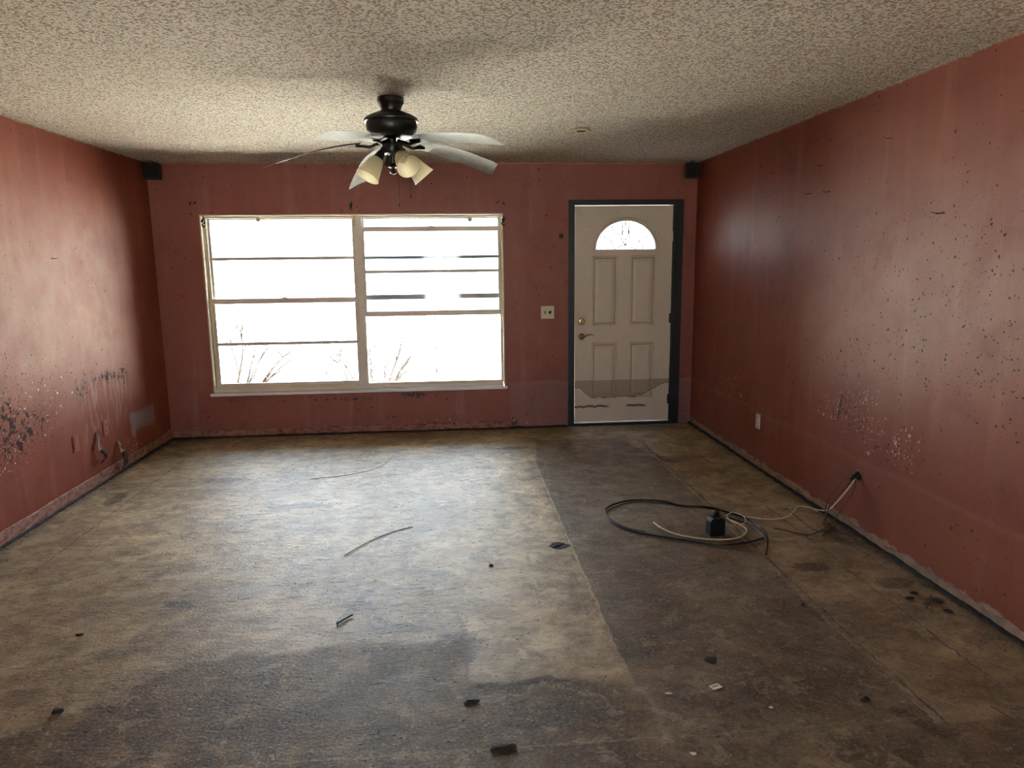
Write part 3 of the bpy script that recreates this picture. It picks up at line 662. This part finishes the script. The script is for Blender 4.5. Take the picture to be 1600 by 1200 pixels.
# deadbolt and lever
rx = Matrix.Rotation(PI/2, 4, 'X')
db = empty('deadbolt', (3.797-3.73, .010, 1.006)); db.parent = door
bm = bmesh.new(); lathe(bm, [(.031, 0), (.031, .006), (.026, .012), (.024, .010), (.012, .012), (.011, .014)], 28, rx); link('rosette', bm, M_BRASS, db, True)
bm = bmesh.new(); box(bm, -.017, .017, -.030, -.012, -.005, .005, .002); link('thumb_turn', bm, M_BRASS, db)
lv = empty('lever_handle', (3.797-3.73, .010, .861)); lv.parent = door
bm = bmesh.new(); lathe(bm, [(.032, 0), (.032, .006), (.026, .013), (.014, .016), (.012, .040)], 28, rx); link('rosette', bm, M_BRASS, lv, True)
bm = bmesh.new(); tube(bm, smooth_pts([(-.012, -.042, 0), (.01, -.046, .002), (.035, -.046, .008), (.06, -.044, .018), (.085, -.043, .020), (.108, -.042, .010)], 5), .0085, 8, .5); link('lever', bm, M_BRASS, lv, True)
for z in (1.78, 1.02, .24):
    bm = bmesh.new(); c = 4.651-3.73; lathe(bm, [(.006, -.045), (.006, .045)], 10, Matrix.Translation((c, .002, z))); box(bm, c-.014, c, .006, .009, z-.045, z+.045); link('hinge', bm, M_WHITE if z > 1.5 else M_TRIM, door)
bm = bmesh.new(); lathe(bm, [(.02, 0), (.02, .002), (.013, .003), (.012, .0005)], 20, Matrix.Translation((3.603, 0, 1.79)) @ rx)
put_props(link('wall_grommet', bm, M_IRON, None, True), 'small round dark hole cap in the wall left of the door head', 'hole cap')

# ------------------------------------------------------------------ plates
def plate(face, pos, w_, h_, mat, name, label, kind, cat):
    """face 'B','L','R': the wall it sits on; local x runs along the wall, -y out of it"""
    rz = {'B': 0, 'L': PI/2, 'R': -PI/2}[face]; e = put_props(empty(name, pos, rz), label, cat)
    bm = bmesh.new(); box(bm, -w_/2, w_/2, -.006, 0, -h_/2, h_/2, .0025); link('cover_plate', bm, mat, e)
    if kind == 'outlet':
        for s_ in (-1, 1):
            bm = bmesh.new(); prism(bm, [(math.cos(a*PI/8)*.0165, s_*.02+max(-.012, min(.012, math.sin(a*PI/8)*.0165))) for a in range(16)], 1, -.0078, -.004); r_ = link('receptacle', bm, mat, e)
            for q in (-1, 1):
                bm = bmesh.new(); box(bm, q*.0065-.0012, q*.0065+.0012, -.0082, -.0072, s_*.02-.001, s_*.02+.007); link('slot', bm, M_DARK, r_)
        bm = bmesh.new(); lathe(bm, [(.003, 0), (.003, .0015), (.001, .002)], 10, Matrix.Translation((0, -.006, 0)) @ rx); link('screw', bm, M_STEEL, e)
    if kind == 'decora':
        bm = bmesh.new(); box(bm, -.017, .017, -.009, -.004, -.034, .034, .002); link('insert', bm, mat, e)
    if kind == 'blank':
        bm = bmesh.new(); box(bm, -w_/2+.012, w_/2-.012, -.008, -.004, -h_/2+.014, h_/2-.014, .002); link('insert', bm, mat, e)
    return e
sw = plate('B', (3.474, 0, 1.095), .122, .120, M_PLATE, 'light_switch', 'two gang ivory light switch plate left of the entry door', None, 'light switch')
bm = bmesh.new(); box(bm, -.026, -.018, -.007, -.005, -.014, .014); link('toggle_slot', bm, M_DARK, sw)
bm = bmesh.new(); tube(bm, [Vector((-.022, -.005, 0)), Vector((-.022, -.016, -.007))], .0042, 8, .7); link('toggle', bm, M_IRON, sw)
bm = bmesh.new(); prism(bm, [(.022+.013*math.cos(a*PI/6)*(1+.3*math.sin(a*2.3)), .013*math.sin(a*PI/6)*(1+.3*math.cos(a*3.1))) for a in range(12)], 1, -.0068, -.0050); link('broken_hole', bm, M_DARK, sw)
bm = bmesh.new(); tube(bm, smooth_pts([(.016, -.006, -.006), (.024, -.014, .002), (.030, -.010, .012), (.036, -.007, .016)], 4), .003, 6, .6); link('toggle_stub', bm, M_IRON, sw)
plate('B', (1.692, 0, .247), .075, .118, M_OUTR, 'wall_outlet', 'outlet painted wall red on the window wall below the mullion', 'outlet', 'outlet')
plate('L', (0, -1.625, .375), .074, .118, M_OUTR, 'wall_plate', 'blank plate painted wall red low on the left wall, nearest the camera', 'blank', 'wall plate')
plate('L', (0, -1.195, .385), .074, .118, M_OUTR, 'wall_outlet', 'outlet painted wall red on the left wall between the torn paper strips', 'outlet', 'outlet')
plate('R', (W, -1.514, .353), .072, .116, M_OUTW, 'wall_outlet', 'white outlet low on the red right wall', 'decora', 'outlet')

# torn paper flaps on the left wall
def flap(pts, mat, mat2, label):
    """pts: (px, py, width, stand-off) down the strip"""
    P = [LW(a, b) for a, b, _, _ in pts]; e = put_props(empty('torn_paper', (0, P[0].y, P[0].z)), label, 'torn paper')
    for nm, mt, rng in (('pale_strip', mat, pts[:max(2, len(pts)//2+1)]), ('brown_strip', mat2, pts[len(pts)//2:])):
        bm = bmesh.new(); rows = []
        for i, (a, b, w_, so_) in enumerate(rng):
            p = LW(a, b); c = Vector((so_, p.y-P[0].y, p.z-P[0].z)); rows.append([bm.verts.new(c+Vector((.006*(k % 2)+.008*math.sin(i+k), w_*(k-1.5)/3, .004*math.sin(i*2+k)))) for k in range(4)])
        for A, B in zip(rows, rows[1:]):
            for k in range(3): bm.faces.new((A[k], A[k+1], B[k+1], B[k]))
        bmesh.ops.solidify(bm, geom=bm.faces[:], thickness=.0015); link(nm, bm, mt, e)
flap([(151, 673, .012, .004), (151, 684, .045, .012), (149, 695, .05, .022), (151, 704, .05, .03), (154, 709, .07, .045), (156, 716, .06, .04), (154, 724, .03, .02)], M_PAPER, M_PAPERD, 'curled strip of torn pale paper between the blank plate and the outlet')
flap([(182, 688, .020, .004), (184, 694, .05, .014), (183, 700, .03, .02), (184, 706, .075, .04), (185, 716, .09, .05), (186, 726, .11, .05), (184, 733, .07, .03)], M_PAPER, M_PAPERD, 'brown torn paper flap hanging below and right of the left wall outlet')

# ------------------------------------------------------------------ corner speakers
def speaker(x, sgn, label):
    e = put_props(empty('corner_speaker', (x, -.10, 2.355), sgn*.25), label, 'speaker')
    bm = bmesh.new(); box(bm, -.065, .065, -.055, .06, -.065, .065, .008); link('cabinet', bm, M_BLACK, e)
    bm = bmesh.new(); box(bm, -.056, .056, -.062, -.054, -.056, .056, .003); link('grille', bm, M_DARK, e)
    bm = bmesh.new(); box(bm, -.018, .018, -.01, .05, .064, .084, .003); link('mounting_bracket', bm, M_IRON, e)
speaker(.085, 1, 'small dark box speaker in the left corner under the ceiling')
speaker(W-.085, -1, 'small dark box speaker in the right corner above the door side')

# ------------------------------------------------------------------ ceiling fan
FX, FY = 2.282, -2.51
fan = put_props(empty('ceiling_fan', (FX, FY, H)), 'black ceiling fan with five drooping blades and cream light shades', 'ceiling fan')
Z = lambda z: z-H
bm = bmesh.new(); lathe(bm, [(.062, 0), (.070, -.004), (.071, -.030), (.062, -.040), (.053, -.062), (.052, -.075), (.060, -.080)], 40); link('canopy', bm, M_BRONZE, fan, True)
bm = bmesh.new(); lathe(bm, [(.055, -.070), (.075, -.078), (.110, -.092), (.140, -.108), (.147, -.120), (.145, -.128), (.134, -.130), (.137, -.150), (.134, -.172), (.120, -.194), (.098, -.208), (.070, -.214), (.03, -.216)], 48); link('motor_housing', bm, M_BRONZE, fan, True)
bm = bmesh.new(); lathe(bm, [(.022, -.210), (.022, -.232), (.052, -.236), (.055, -.245), (.055, -.280), (.048, -.292), (.030, -.298), (.014, -.300), (.014, -.330), (.010, -.345)], 32); link('switch_housing', bm, M_BRONZE, fan, True)
blades = [(173, .11, -13), (-113, .068, 12), (-41, .055, -13), (32, .095, -13), (112, .15, -16)]
for deg, droop, pit in blades:
    a = math.radians(deg); d = Vector((math.cos(a), math.sin(a), 0)); t = Vector((-d.y, d.x, 0)); PT = math.radians(pit)
    wn = t*math.cos(PT)+Vector((0, 0, 1))*math.sin(PT)      # across the blade; underside turns towards +t
    z0 = Z(2.205)
    def cpt(r): s = max(0, (r-.15)/.53); return d*r+Vector((0, 0, z0-droop*s**(1.15 if deg == -113 else 1.6)))
    bm = bmesh.new(); rows = []; NR = 14
    for i in range(NR+1):
        r = .165+(.685-.165)*i/NR; s = i/NR; hw = (.045+.030*min(1, s*3))*(1 if s < .96 else .93)
        sk = .028*(s if s > .9 else 0)
        rows.append([bm.verts.new(cpt(r+sk*(k/2-1)) + wn*hw*(k/2-1) + Vector((0, 0, .006*(1-(k/2-1)**2)))) for k in range(5)])
    for A, B in zip(rows, rows[1:]):
        for k in range(4): bm.faces.new((A[k], A[k+1], B[k+1], B[k]))
    bmesh.ops.solidify(bm, geom=bm.faces[:], thickness=.006); b_ = link('blade', bm, M_BLADE, fan, True)
    bm = bmesh.new()
    tube(bm, smooth_pts([d*.045+Vector((0, 0, Z(2.212))), d*.09+Vector((0, 0, Z(2.198))), d*.125+Vector((0, 0, Z(2.186))), d*.16+Vector((0, 0, Z(2.190))), cpt(.20)+Vector((0, 0, -.010))], 5), .0085, 8)
    rows = []
    for r, hw in ((.14, .012), (.16, .034), (.18, .040), (.205, .030), (.235, .034), (.25, .016)):
        rows.append([bm.verts.new(cpt(r)+Vector((0, 0, -.010))+wn*hw*k) for k in (-1, 0, 1)])
    fs = []
    for A, B in zip(rows, rows[1:]):
        for k in range(2): fs.append(bm.faces.new((A[k], A[k+1], B[k+1], B[k])))
    bmesh.ops.solidify(bm, geom=fs, thickness=.005)
    link('blade_iron', bm, M_BRONZE, b_, True)
# light kit: four arms, three carry a bell shade
ARMS = [(212, 1, 34), (298, 1, 56), (10, 1, 40), (105, 0, 38)]
for deg, has, tl_ in ARMS:
    a = math.radians(deg); d = Vector((math.cos(a), math.sin(a), 0)); hub = Vector((0, 0, Z(2.165)))
    tilt = math.radians(tl_); ax = (d*math.sin(tilt)+Vector((0, 0, -math.cos(tilt)))).normalized()
    s0 = d*.068+Vector((0, 0, Z(2.148)))
    bm = bmesh.new(); tube(bm, smooth_pts([hub+d*.03, hub+d*.055+Vector((0, 0, .006)), s0], 5), .012, 8); arm = link('light_arm', bm, M_BRONZE, fan, True)
    rot = Matrix.Translation(s0) @ ax.to_track_quat('Z', 'Y').to_matrix().to_4x4()
    bm = bmesh.new(); lathe(bm, [(.012, -.012), (.020, 0), (.024, .022), (.031, .045), (.033, .050), (.026, .051)], 24, rot); link('socket_cup', bm, M_BRONZE, arm, True)
    if has:
        bm = bmesh.new(); pr = [(.030, .040), (.036, .048), (.042, .065), (.049, .095), (.056, .125), (.062, .148), (.066, .156), (.0635, .158), (.059, .148), (.053, .125), (.046, .095), (.039, .065), (.033, .050)]
        lathe(bm, pr, 36, rot, False); link('lamp_shade', bm, M_SHADE, arm, True)
        bm = bmesh.new(); lathe(bm, [(.016, .045), (.024, .060), (.026, .075), (.020, .088), (.008, .094)], 20, rot); link('bulb_socket', bm, M_PAPER, arm, True)
bm = bmesh.new(); lathe(bm, [(.006, -.335), (.018, -.350), (.026, -.362), (.012, -.368), (.010, -.378), (.020, -.386), (.016, -.394), (.004, -.400)], 16); link('finial', bm, M_BRONZE, fan, True)
for x, z1, nm in ((.03, 1.87, 'pull_chain'), (.092, 1.915, 'pull_chain')):
    bm = bmesh.new(); tube(bm, [Vector((x*.6, -.03, Z(2.15))), Vector((x, -.045, Z(2.08))), Vector((x, -.045, Z(z1)))], .0011, 5); lathe(bm, [(.002, .014), (.004, .004), (.0035, -.006), (.001, -.009)], 8, Matrix.Translation((x, -.045, Z(z1)))); link(nm, bm, M_IRON, fan)

# smoke detector base ring
sd_ = put_props(empty('detector_bracket', (3.485, -1.61, H)), 'leftover round detector mounting ring on the popcorn ceiling', 'detector bracket')
bm = bmesh.new(); lathe(bm, [(.045, -.001), (.062, -.002), (.066, -.006), (.066, -.016), (.060, -.018), (.058, -.010), (.045, -.006)], 36, cap=False); link('mounting_ring', bm, M_PLATE, sd_, True)
bm = bmesh.new(); box(bm, -.050, .050, -.009, .009, -.012, -.004, .002); link('cross_bar', bm, M_BRASS, sd_)
bm = bmesh.new(); lathe(bm, [(.030, -.003), (.030, -.014), (.020, -.016)], 20); link('wire_box', bm, M_PAPERD, sd_, True)

# ------------------------------------------------------------------ cables and transformer
def fl(pts, z=.005): return [Vector((min(p.x, W-.05), p.y, p.z)) for p in (FL(a, b, z) for a, b in pts)]
def cable(name, pts, r, mat, label, cat, group=None):
    bm = bmesh.new(); c = Vector(pts[0]); tube(bm, smooth_pts([Vector(p)-c for p in pts], 8), r, 8); o = link(name, bm, mat, None, True); o.location = c; return put_props(o, label, cat, group)
TX = FL(1121, 838)
tr = put_props(empty('power_transformer', (TX.x, TX.y+.035, 0), .12), 'black power transformer block standing inside the coiled cable', 'transformer'); tr.scale = (.86, .86, .88)
bm = bmesh.new(); prism(bm, [(-.054, .0), (.054, .0), (.054, .098), (.036, .118), (-.036, .118), (-.054, .098)], 1, -.036, .036)
bmesh.ops.bevel(bm, geom=bm.edges[:], offset=.004, segments=2, affect='EDGES'); link('housing', bm, M_BLACK, tr, True)
bm = bmesh.new(); box(bm, -.026, .026, -.0385, -.0355, .070, .082, .001); link('vent_bar', bm, M_DARK, tr)
bm = bmesh.new(); box(bm, -.006, .034, -.034, -.012, .117, .121, .001); link('label_strip', bm, M_STEEL, tr)
bm = bmesh.new(); lathe(bm, [(.020, .118), (.022, .130), (.014, .136), (.018, .146), (.010, .156)], 14, Matrix.Translation((.004, .008, 0))); tube(bm, smooth_pts([(-.012, 0, .12), (-.008, -.01, .15), (.014, 0, .158), (.024, .01, .13), (.03, .02, .12)], 5), .006, 6); link('cord_knot', bm, M_BLACK, tr, True)
loop = [(1197, 866), (1199, 850), (1197, 835), (1187, 823), (1164, 809), (1133, 799), (1104, 792), (1064, 790), (1035, 783), (1000, 781), (972, 784), (949, 793), (946, 803), (957, 816), (977, 826), (1006, 834), (1049, 841), (1092, 848), (1127, 852), (1159, 849), (1179, 845), (1196, 840)]
cable('black_cable', fl(loop, .006), .0058, M_CABLE, 'thick black cable coiled in a wide loop on the concrete floor', 'cable')
loop2 = [(1137, 809), (1164, 817), (1187, 831), (1199, 845)]
cable('black_cable', fl(loop2, .012), .0045, M_CABLE, 'short black lead running right from the transformer to the coil', 'cable')
loop3 = [(1066, 790), (1040, 787), (1000, 784), (975, 787), (953, 796), (949, 804), (961, 816), (985, 826), (1010, 831)]
cable('black_cable', fl(loop3, .004), .0028, M_CABLE, 'thin black cable lying just inside the left end of the coil', 'cable')
wl = [(1021, 816), (1035, 826), (1058, 835), (1092, 841), (1121, 843), (1150, 841), (1164, 834), (1166, 827), (1159, 821), (1146, 814), (1136, 807)]
cable('white_cable', fl(wl, .005), .0048, M_WCABLE, 'off white cable end curving in front of the transformer inside the coil', 'cable')
wl2 = fl([(1134, 806), (1142, 801), (1152, 802), (1162, 807), (1165, 814), (1158, 819), (1146, 816), (1136, 809)], .012)
cable('white_cable', wl2, .0034, M_WCABLE, 'small off white cable twist at the right of the transformer', 'cable')
hole = Vector((W-.012, -2.852, .335))
wh = [hole, Vector((W-.05, -2.85, .27))] + [Vector((W-.085, -2.80, .17)), Vector((W-.10, -2.72, .085))] + fl([(1317, 793), (1302, 798), (1281, 798), (1265, 793), (1247, 791), (1240, 799), (1228, 808), (1202, 811), (1170, 808), (1150, 803)], .005)
cable('white_cable', wh, .0040, M_WCABLE, 'off white cable running from the wall hole across to the transformer', 'cable')
br = [hole, Vector((W-.07, -2.86, .28)), Vector((W-.16, -2.86, .17)), Vector((W-.20, -2.87, .06))] + fl([(1303, 815), (1283, 829), (1262, 836), (1240, 832), (1225, 828), (1210, 826)], .005)
cable('brown_wire', br, .0034, M_BROWN, 'brown wire from the wall hole with frayed end on the floor', 'wire')
br2 = [hole, Vector((W-.045, -2.88, .25)), Vector((W-.11, -2.88, .14)), Vector((W-.17, -2.88, .05))] + fl([(1306, 822), (1290, 830), (1272, 828), (1250, 812), (1236, 800), (1226, 795)], .005)
cable('brown_wire', br2, .0028, M_BROWN, 'thin brown wire from the wall hole bending back past the white cable', 'wire')
br3 = [hole, Vector((W-.085, -2.84, .30)), Vector((W-.15, -2.82, .20)), Vector((W-.175, -2.84, .08)), Vector((W-.13, -2.90, .02))] + fl([(1306, 826), (1286, 836)], .004)
cable('brown_wire', br3, .0030, M_BROWN, 'brown wire bowing farthest out below the wall hole', 'wire')
cc = put_props(empty('cable_opening', (W, -2.852, .335), -PI/2), 'dark broken hole in the right wall where the wires come out', 'wall opening')
bm = bmesh.new(); prism(bm, [(.026*math.cos(a*PI/6)*(1+.25*math.sin(a*1.9)), .024*math.sin(a*PI/6)*(1+.25*math.cos(a*2.7))) for a in range(12)], 1, -.0035, 0); link('hole_mouth', bm, M_DARK, cc)
bm = bmesh.new(); tube(bm, smooth_pts([(.034*math.cos(a*PI/6)*(1+.2*math.sin(a*1.9)), -.002, .030*math.sin(a*PI/6)*(1+.2*math.cos(a*2.7))) for a in range(9)], 3), .005, 6); link('plaster_rim', bm, M_PLAST, cc, True)
bm = bmesh.new(); tube(bm, [Vector((-.012, 0, .01)), Vector((-.008, -.03, -.008)), Vector((0, -.045, -.03))], .010, 8, .6); tube(bm, [Vector((.012, 0, .01)), Vector((.004, -.03, -.01))], .009, 8, .6); link('wire_bundle', bm, M_BLACK, cc, True)

# ------------------------------------------------------------------ litter on the floor
def lump(name, px, py, sx, sy, sz, mat, label, cat, seed, n_=14, group=None):
    rnd = random.Random(seed); bm = bmesh.new(); bmesh.ops.create_icosphere(bm, subdivisions=2, radius=1)
    for v in bm.verts: v.co = Vector((v.co.x*sx, v.co.y*sy, v.co.z*sz))*(1+rnd.uniform(-.28, .28)); v.co.z = max(v.co.z, -sz*.25)
    p = FL(px, py); o = link(name, bm, mat); o.location = (p.x, p.y, sz*.25-.001); o.rotation_euler.z = rnd.uniform(-.35, .35); return put_props(o, label, cat, group)
p = FL(873, 853); e = put_props(empty('tar_patch', (p.x, p.y, -.001)), 'ragged black tar patch on the pale slab left of the entry strip', 'tar patch')
rnd = random.Random(77); bm = bmesh.new(); prism(bm, [(.055*math.cos(a*PI/11)*(1+rnd.uniform(-.22, .22)), .040*math.sin(a*PI/11)*(1+rnd.uniform(-.25, .25))) for a in range(22)], 2, 0, .004); link('tar_skin', bm, M_DIRT, e)
for k in range(4):
    bm = bmesh.new(); bmesh.ops.create_icosphere(bm, subdivisions=1, radius=1)
    for v in bm.verts: v.co = Vector((v.co.x*.018, v.co.y*.006, v.co.z*.004))*(1+rnd.uniform(-.3, .3))+Vector((-.02+.012*k, -.02+.013*k, .004))
    link('tar_lump', bm, M_BLACK, e)
lump('rubber_scrap', 737, 1097, .026, .010, .007, M_DIRT, 'black rubbery scrap on the brown stained concrete', 'scrap', 3)
lump('dirt_clump', 785, 1169, .042, .015, .009, M_DIRT, 'dark dirt clump on the front seam at the bottom edge', 'dirt clump', 4)
lump('dirt_clump', 90, 1112, .020, .014, .010, M_DIRT, 'small dark clod on the floor at the far left front', 'dirt clump', 5)
lump('dirt_clump', 767, 884, .012, .010, .008, M_DIRT, 'dark pebble on the middle of the floor', 'dirt clump', 6)
lump('dirt_clump', 1352, 1094, .018, .013, .009, M_DIRT, 'dark clod on the entry strip near the right seam', 'dirt clump', 8)
lump('dirt_clump', 1255, 850+95, .012, .010, .007, M_DIRT, 'tiny dark clod beside the right seam', 'dirt clump', 9)
lump('dirt_clump', 1110, 1030, .026, .022, .003, M_DIRT, 'flat grey dark clod behind the white tag', 'dirt clump', 10)
lump('dirt_clump', 124, 992, .020, .010, .006, M_DIRT, 'flat dark crumb on the left floor', 'dirt clump', 11)
lump('paint_flake', 1045, 1083, .012, .008, .003, M_PAPER, 'pale flake left of the white tag', 'flake', 12)
lump('paint_flake', 1083, 1177, .010, .007, .003, M_TAG, 'white flake near the bottom edge right of centre', 'flake', 13)
lump('paint_flake', 1205, 1105, .008, .005, .003, M_TAG, 'white fleck right of the white tag', 'flake', 14)
p = FL(1118, 1073); e = put_props(empty('paper_tag', (p.x, p.y, 0), .35), 'small white rectangular paper tag on the dark entry strip', 'tag')
bm = bmesh.new(); box(bm, -.021, .021, -.014, .014, .0, .0016, .0004); link('card', bm, M_TAG, e)
bm = bmesh.new(); box(bm, -.014, .014, -.003, .007, .0015, .002); link('print_block', bm, simple('faded grey print', (.45, .43, .40), .7), e)
def twig(pts, r, label): 
    o = cable('twig', fl(pts, r*.9), r, M_STRAW, label, 'twig')
twig([(538, 868), (560, 855), (590, 840), (620, 829), (645, 823)], .0022, 'long curved brown twig on the middle of the floor')
twig([(486, 748), (520, 745), (555, 740), (590, 731), (605, 722)], .0016, 'fine curved twig on the pale floor by the window')
twig([(695+880, 0+1120), (1560, 1110), (1548, 1104)], .0014, 'short twig at the lower right edge of the floor')
twig([(1455, 930), (1452, 940), (1447, 950)], .003, 'short dark sliver leaning by the right wall debris')
p = FL(527, 975); e = put_props(empty('screw', (p.x, p.y, .003), .9), 'threaded screw lying on the brown floor beside a dark scratch', 'screw')
bm = bmesh.new(); prof = []
for i in range(22): prof += [(.0022, .004+i*.004), (.0042, .006+i*.004)]
lathe(bm, prof + [(.0005, .096)], 8, Matrix.Rotation(PI/2, 4, 'Y')); link('shank', bm, M_IRON, e)
bm = bmesh.new(); lathe(bm, [(.007, 0), (.0075, .002), (.003, .006)], 10, Matrix.Rotation(PI/2, 4, 'Y')); link('screw_head', bm, M_STEEL, e)
# debris by the right wall
e = put_props(empty('debris_pile', (W-.16, FL(1480, 945).y, 0)), 'dark flat debris against the foot of the right wall', 'debris')
for k in range(4):
    rnd = random.Random(k+40); bm = bmesh.new(); bmesh.ops.create_icosphere(bm, subdivisions=1, radius=1)
    for v in bm.verts: v.co = Vector((v.co.x*.022, v.co.y*.018, v.co.z*.006))*(1+rnd.uniform(-.35, .35))+Vector(((.04, -.05, .06, .0)[k], (-.06, .07, .03, .12)[k], .004))
    link('debris_piece', bm, M_DIRT, e)
# crumbs nobody could count
rnd = random.Random(11); bm = bmesh.new()
for k in range(900):
    side = rnd.random()
    if side < .25: x, y = abs(rnd.gauss(0, .06))+.02, rnd.uniform(-4.6, 0)
    elif side < .5: x, y = W-abs(rnd.gauss(0, .07))-.02, rnd.uniform(-4.6, 0)
    elif side < .62: x, y = rnd.uniform(0, W), -abs(rnd.gauss(0, .08))-.02
    else: x, y = rnd.uniform(.1, W-.1), rnd.uniform(-4.9, -.1)
    s_ = rnd.uniform(.0018, .0055); vs = [bm.verts.new((x+s_*rnd.uniform(.6, 1.2)*q[0], y+s_*rnd.uniform(.6, 1.2)*q[1], max(0, s_*.7*q[2]))) for q in ((1, 0, 0), (-.5, .87, 0), (-.5, -.87, 0), (0, 0, 1))]
    for q in ((0, 1, 3), (1, 2, 3), (2, 0, 3), (0, 2, 1)): bm.faces.new([vs[i] for i in q]).material_index = 0 if k % 4 else 1
put_props(link('floor_crumbs', bm, [M_DIRT, M_PLAST]), 'fine crumbs of dirt and plaster scattered over the concrete floor', 'crumbs', kind='stuff')
# popcorn flakes hanging at the wall and ceiling joint
bm = bmesh.new()
for k in range(420):
    y = rnd.uniform(-4.8, -.25); x = (.004 if k % 2 else W-.004); s_ = rnd.uniform(.003, .009)*(1.6 if rnd.random() < .12 else 1)
    vs = [bm.verts.new((x+(1 if k % 2 else -1)*s_*.8*q[0], y+s_*rnd.uniform(.8, 2.4)*q[1], H-.002-s_*rnd.uniform(.4, 1)*q[2])) for q in ((0, -1, 0), (0, 1, 0), (1, 0, 0), (.2, 0, 1))]
    for q in ((0, 1, 3), (1, 2, 3), (2, 0, 3), (0, 2, 1)): bm.faces.new([vs[i] for i in q])
put_props(link('ceiling_flakes', bm, simple('loose ceiling texture', (.62, .52, .42), .9)), 'loose texture flakes along the joint of ceiling and side walls', 'flakes', kind='stuff')

# ------------------------------------------------------------------ outside
bm = bmesh.new()
for a in ((-40, 45, .2, 60), (-40, 45, -60, YR-.2)): box(bm, a[0], a[1], a[2], a[3], -.4, -.12)
put_props(link('ground', bm, M_GROUND), kind='structure')
def shrub(x, y, n_, h, label, seed, spread=.6):
    rnd = random.Random(seed); e = put_props(empty('bare_shrub', (x, y, -.12)), label, 'shrub'); lv = bmesh.new()
    for k in range(n_):
        a = rnd.uniform(0, 2*PI); L = h*rnd.uniform(.6, 1.05); p = [Vector((rnd.uniform(-.05, .05), rnd.uniform(-.05, .05), 0))]; d = Vector((math.cos(a)*spread, math.sin(a)*spread*.6, 1)).normalized()
        for i in range(6): d = (d+Vector((rnd.uniform(-.2, .2), rnd.uniform(-.15, .15), rnd.uniform(-.1, .08)))).normalized(); p.append(p[-1]+d*L/6)
        bm = bmesh.new(); P = smooth_pts(p, 3); tube(bm, P, .014, 5, .4)
        for q in range(3):
            j = rnd.randrange(6, len(P)); dd = (d+Vector((rnd.uniform(-1, 1), rnd.uniform(-.5, .5), rnd.uniform(-.2, .6)))).normalized(); tw = [P[j], P[j]+dd*.10, P[j]+dd*.2+Vector((0, 0, .02))]; tube(bm, tw, .008, 4, .5)
            for r_ in range(3):
                c = tw[rnd.randrange(1, 3)]+Vector((rnd.uniform(-.03, .03), rnd.uniform(-.03, .03), rnd.uniform(-.02, .03))); u_ = Vector((rnd.uniform(-1, 1), rnd.uniform(-1, 1), rnd.uniform(-1, 1))).normalized()*.028; v_ = u_.orthogonal().normalized()*.014
                lv.faces.new([lv.verts.new(c+w_) for w_ in (-u_, v_, u_, -v_)])
        link('branch', bm, M_BARK, e, True)
    put_props(link('leaves', lv, M_LEAF, e), kind='stuff')
shrub(.30, .75, 9, 1.15, 'bare shrub outside the lower left corner of the window', 21)
shrub(1.75, .95, 10, 1.15, 'bare twiggy shrub outside just right of the window mullion', 33)
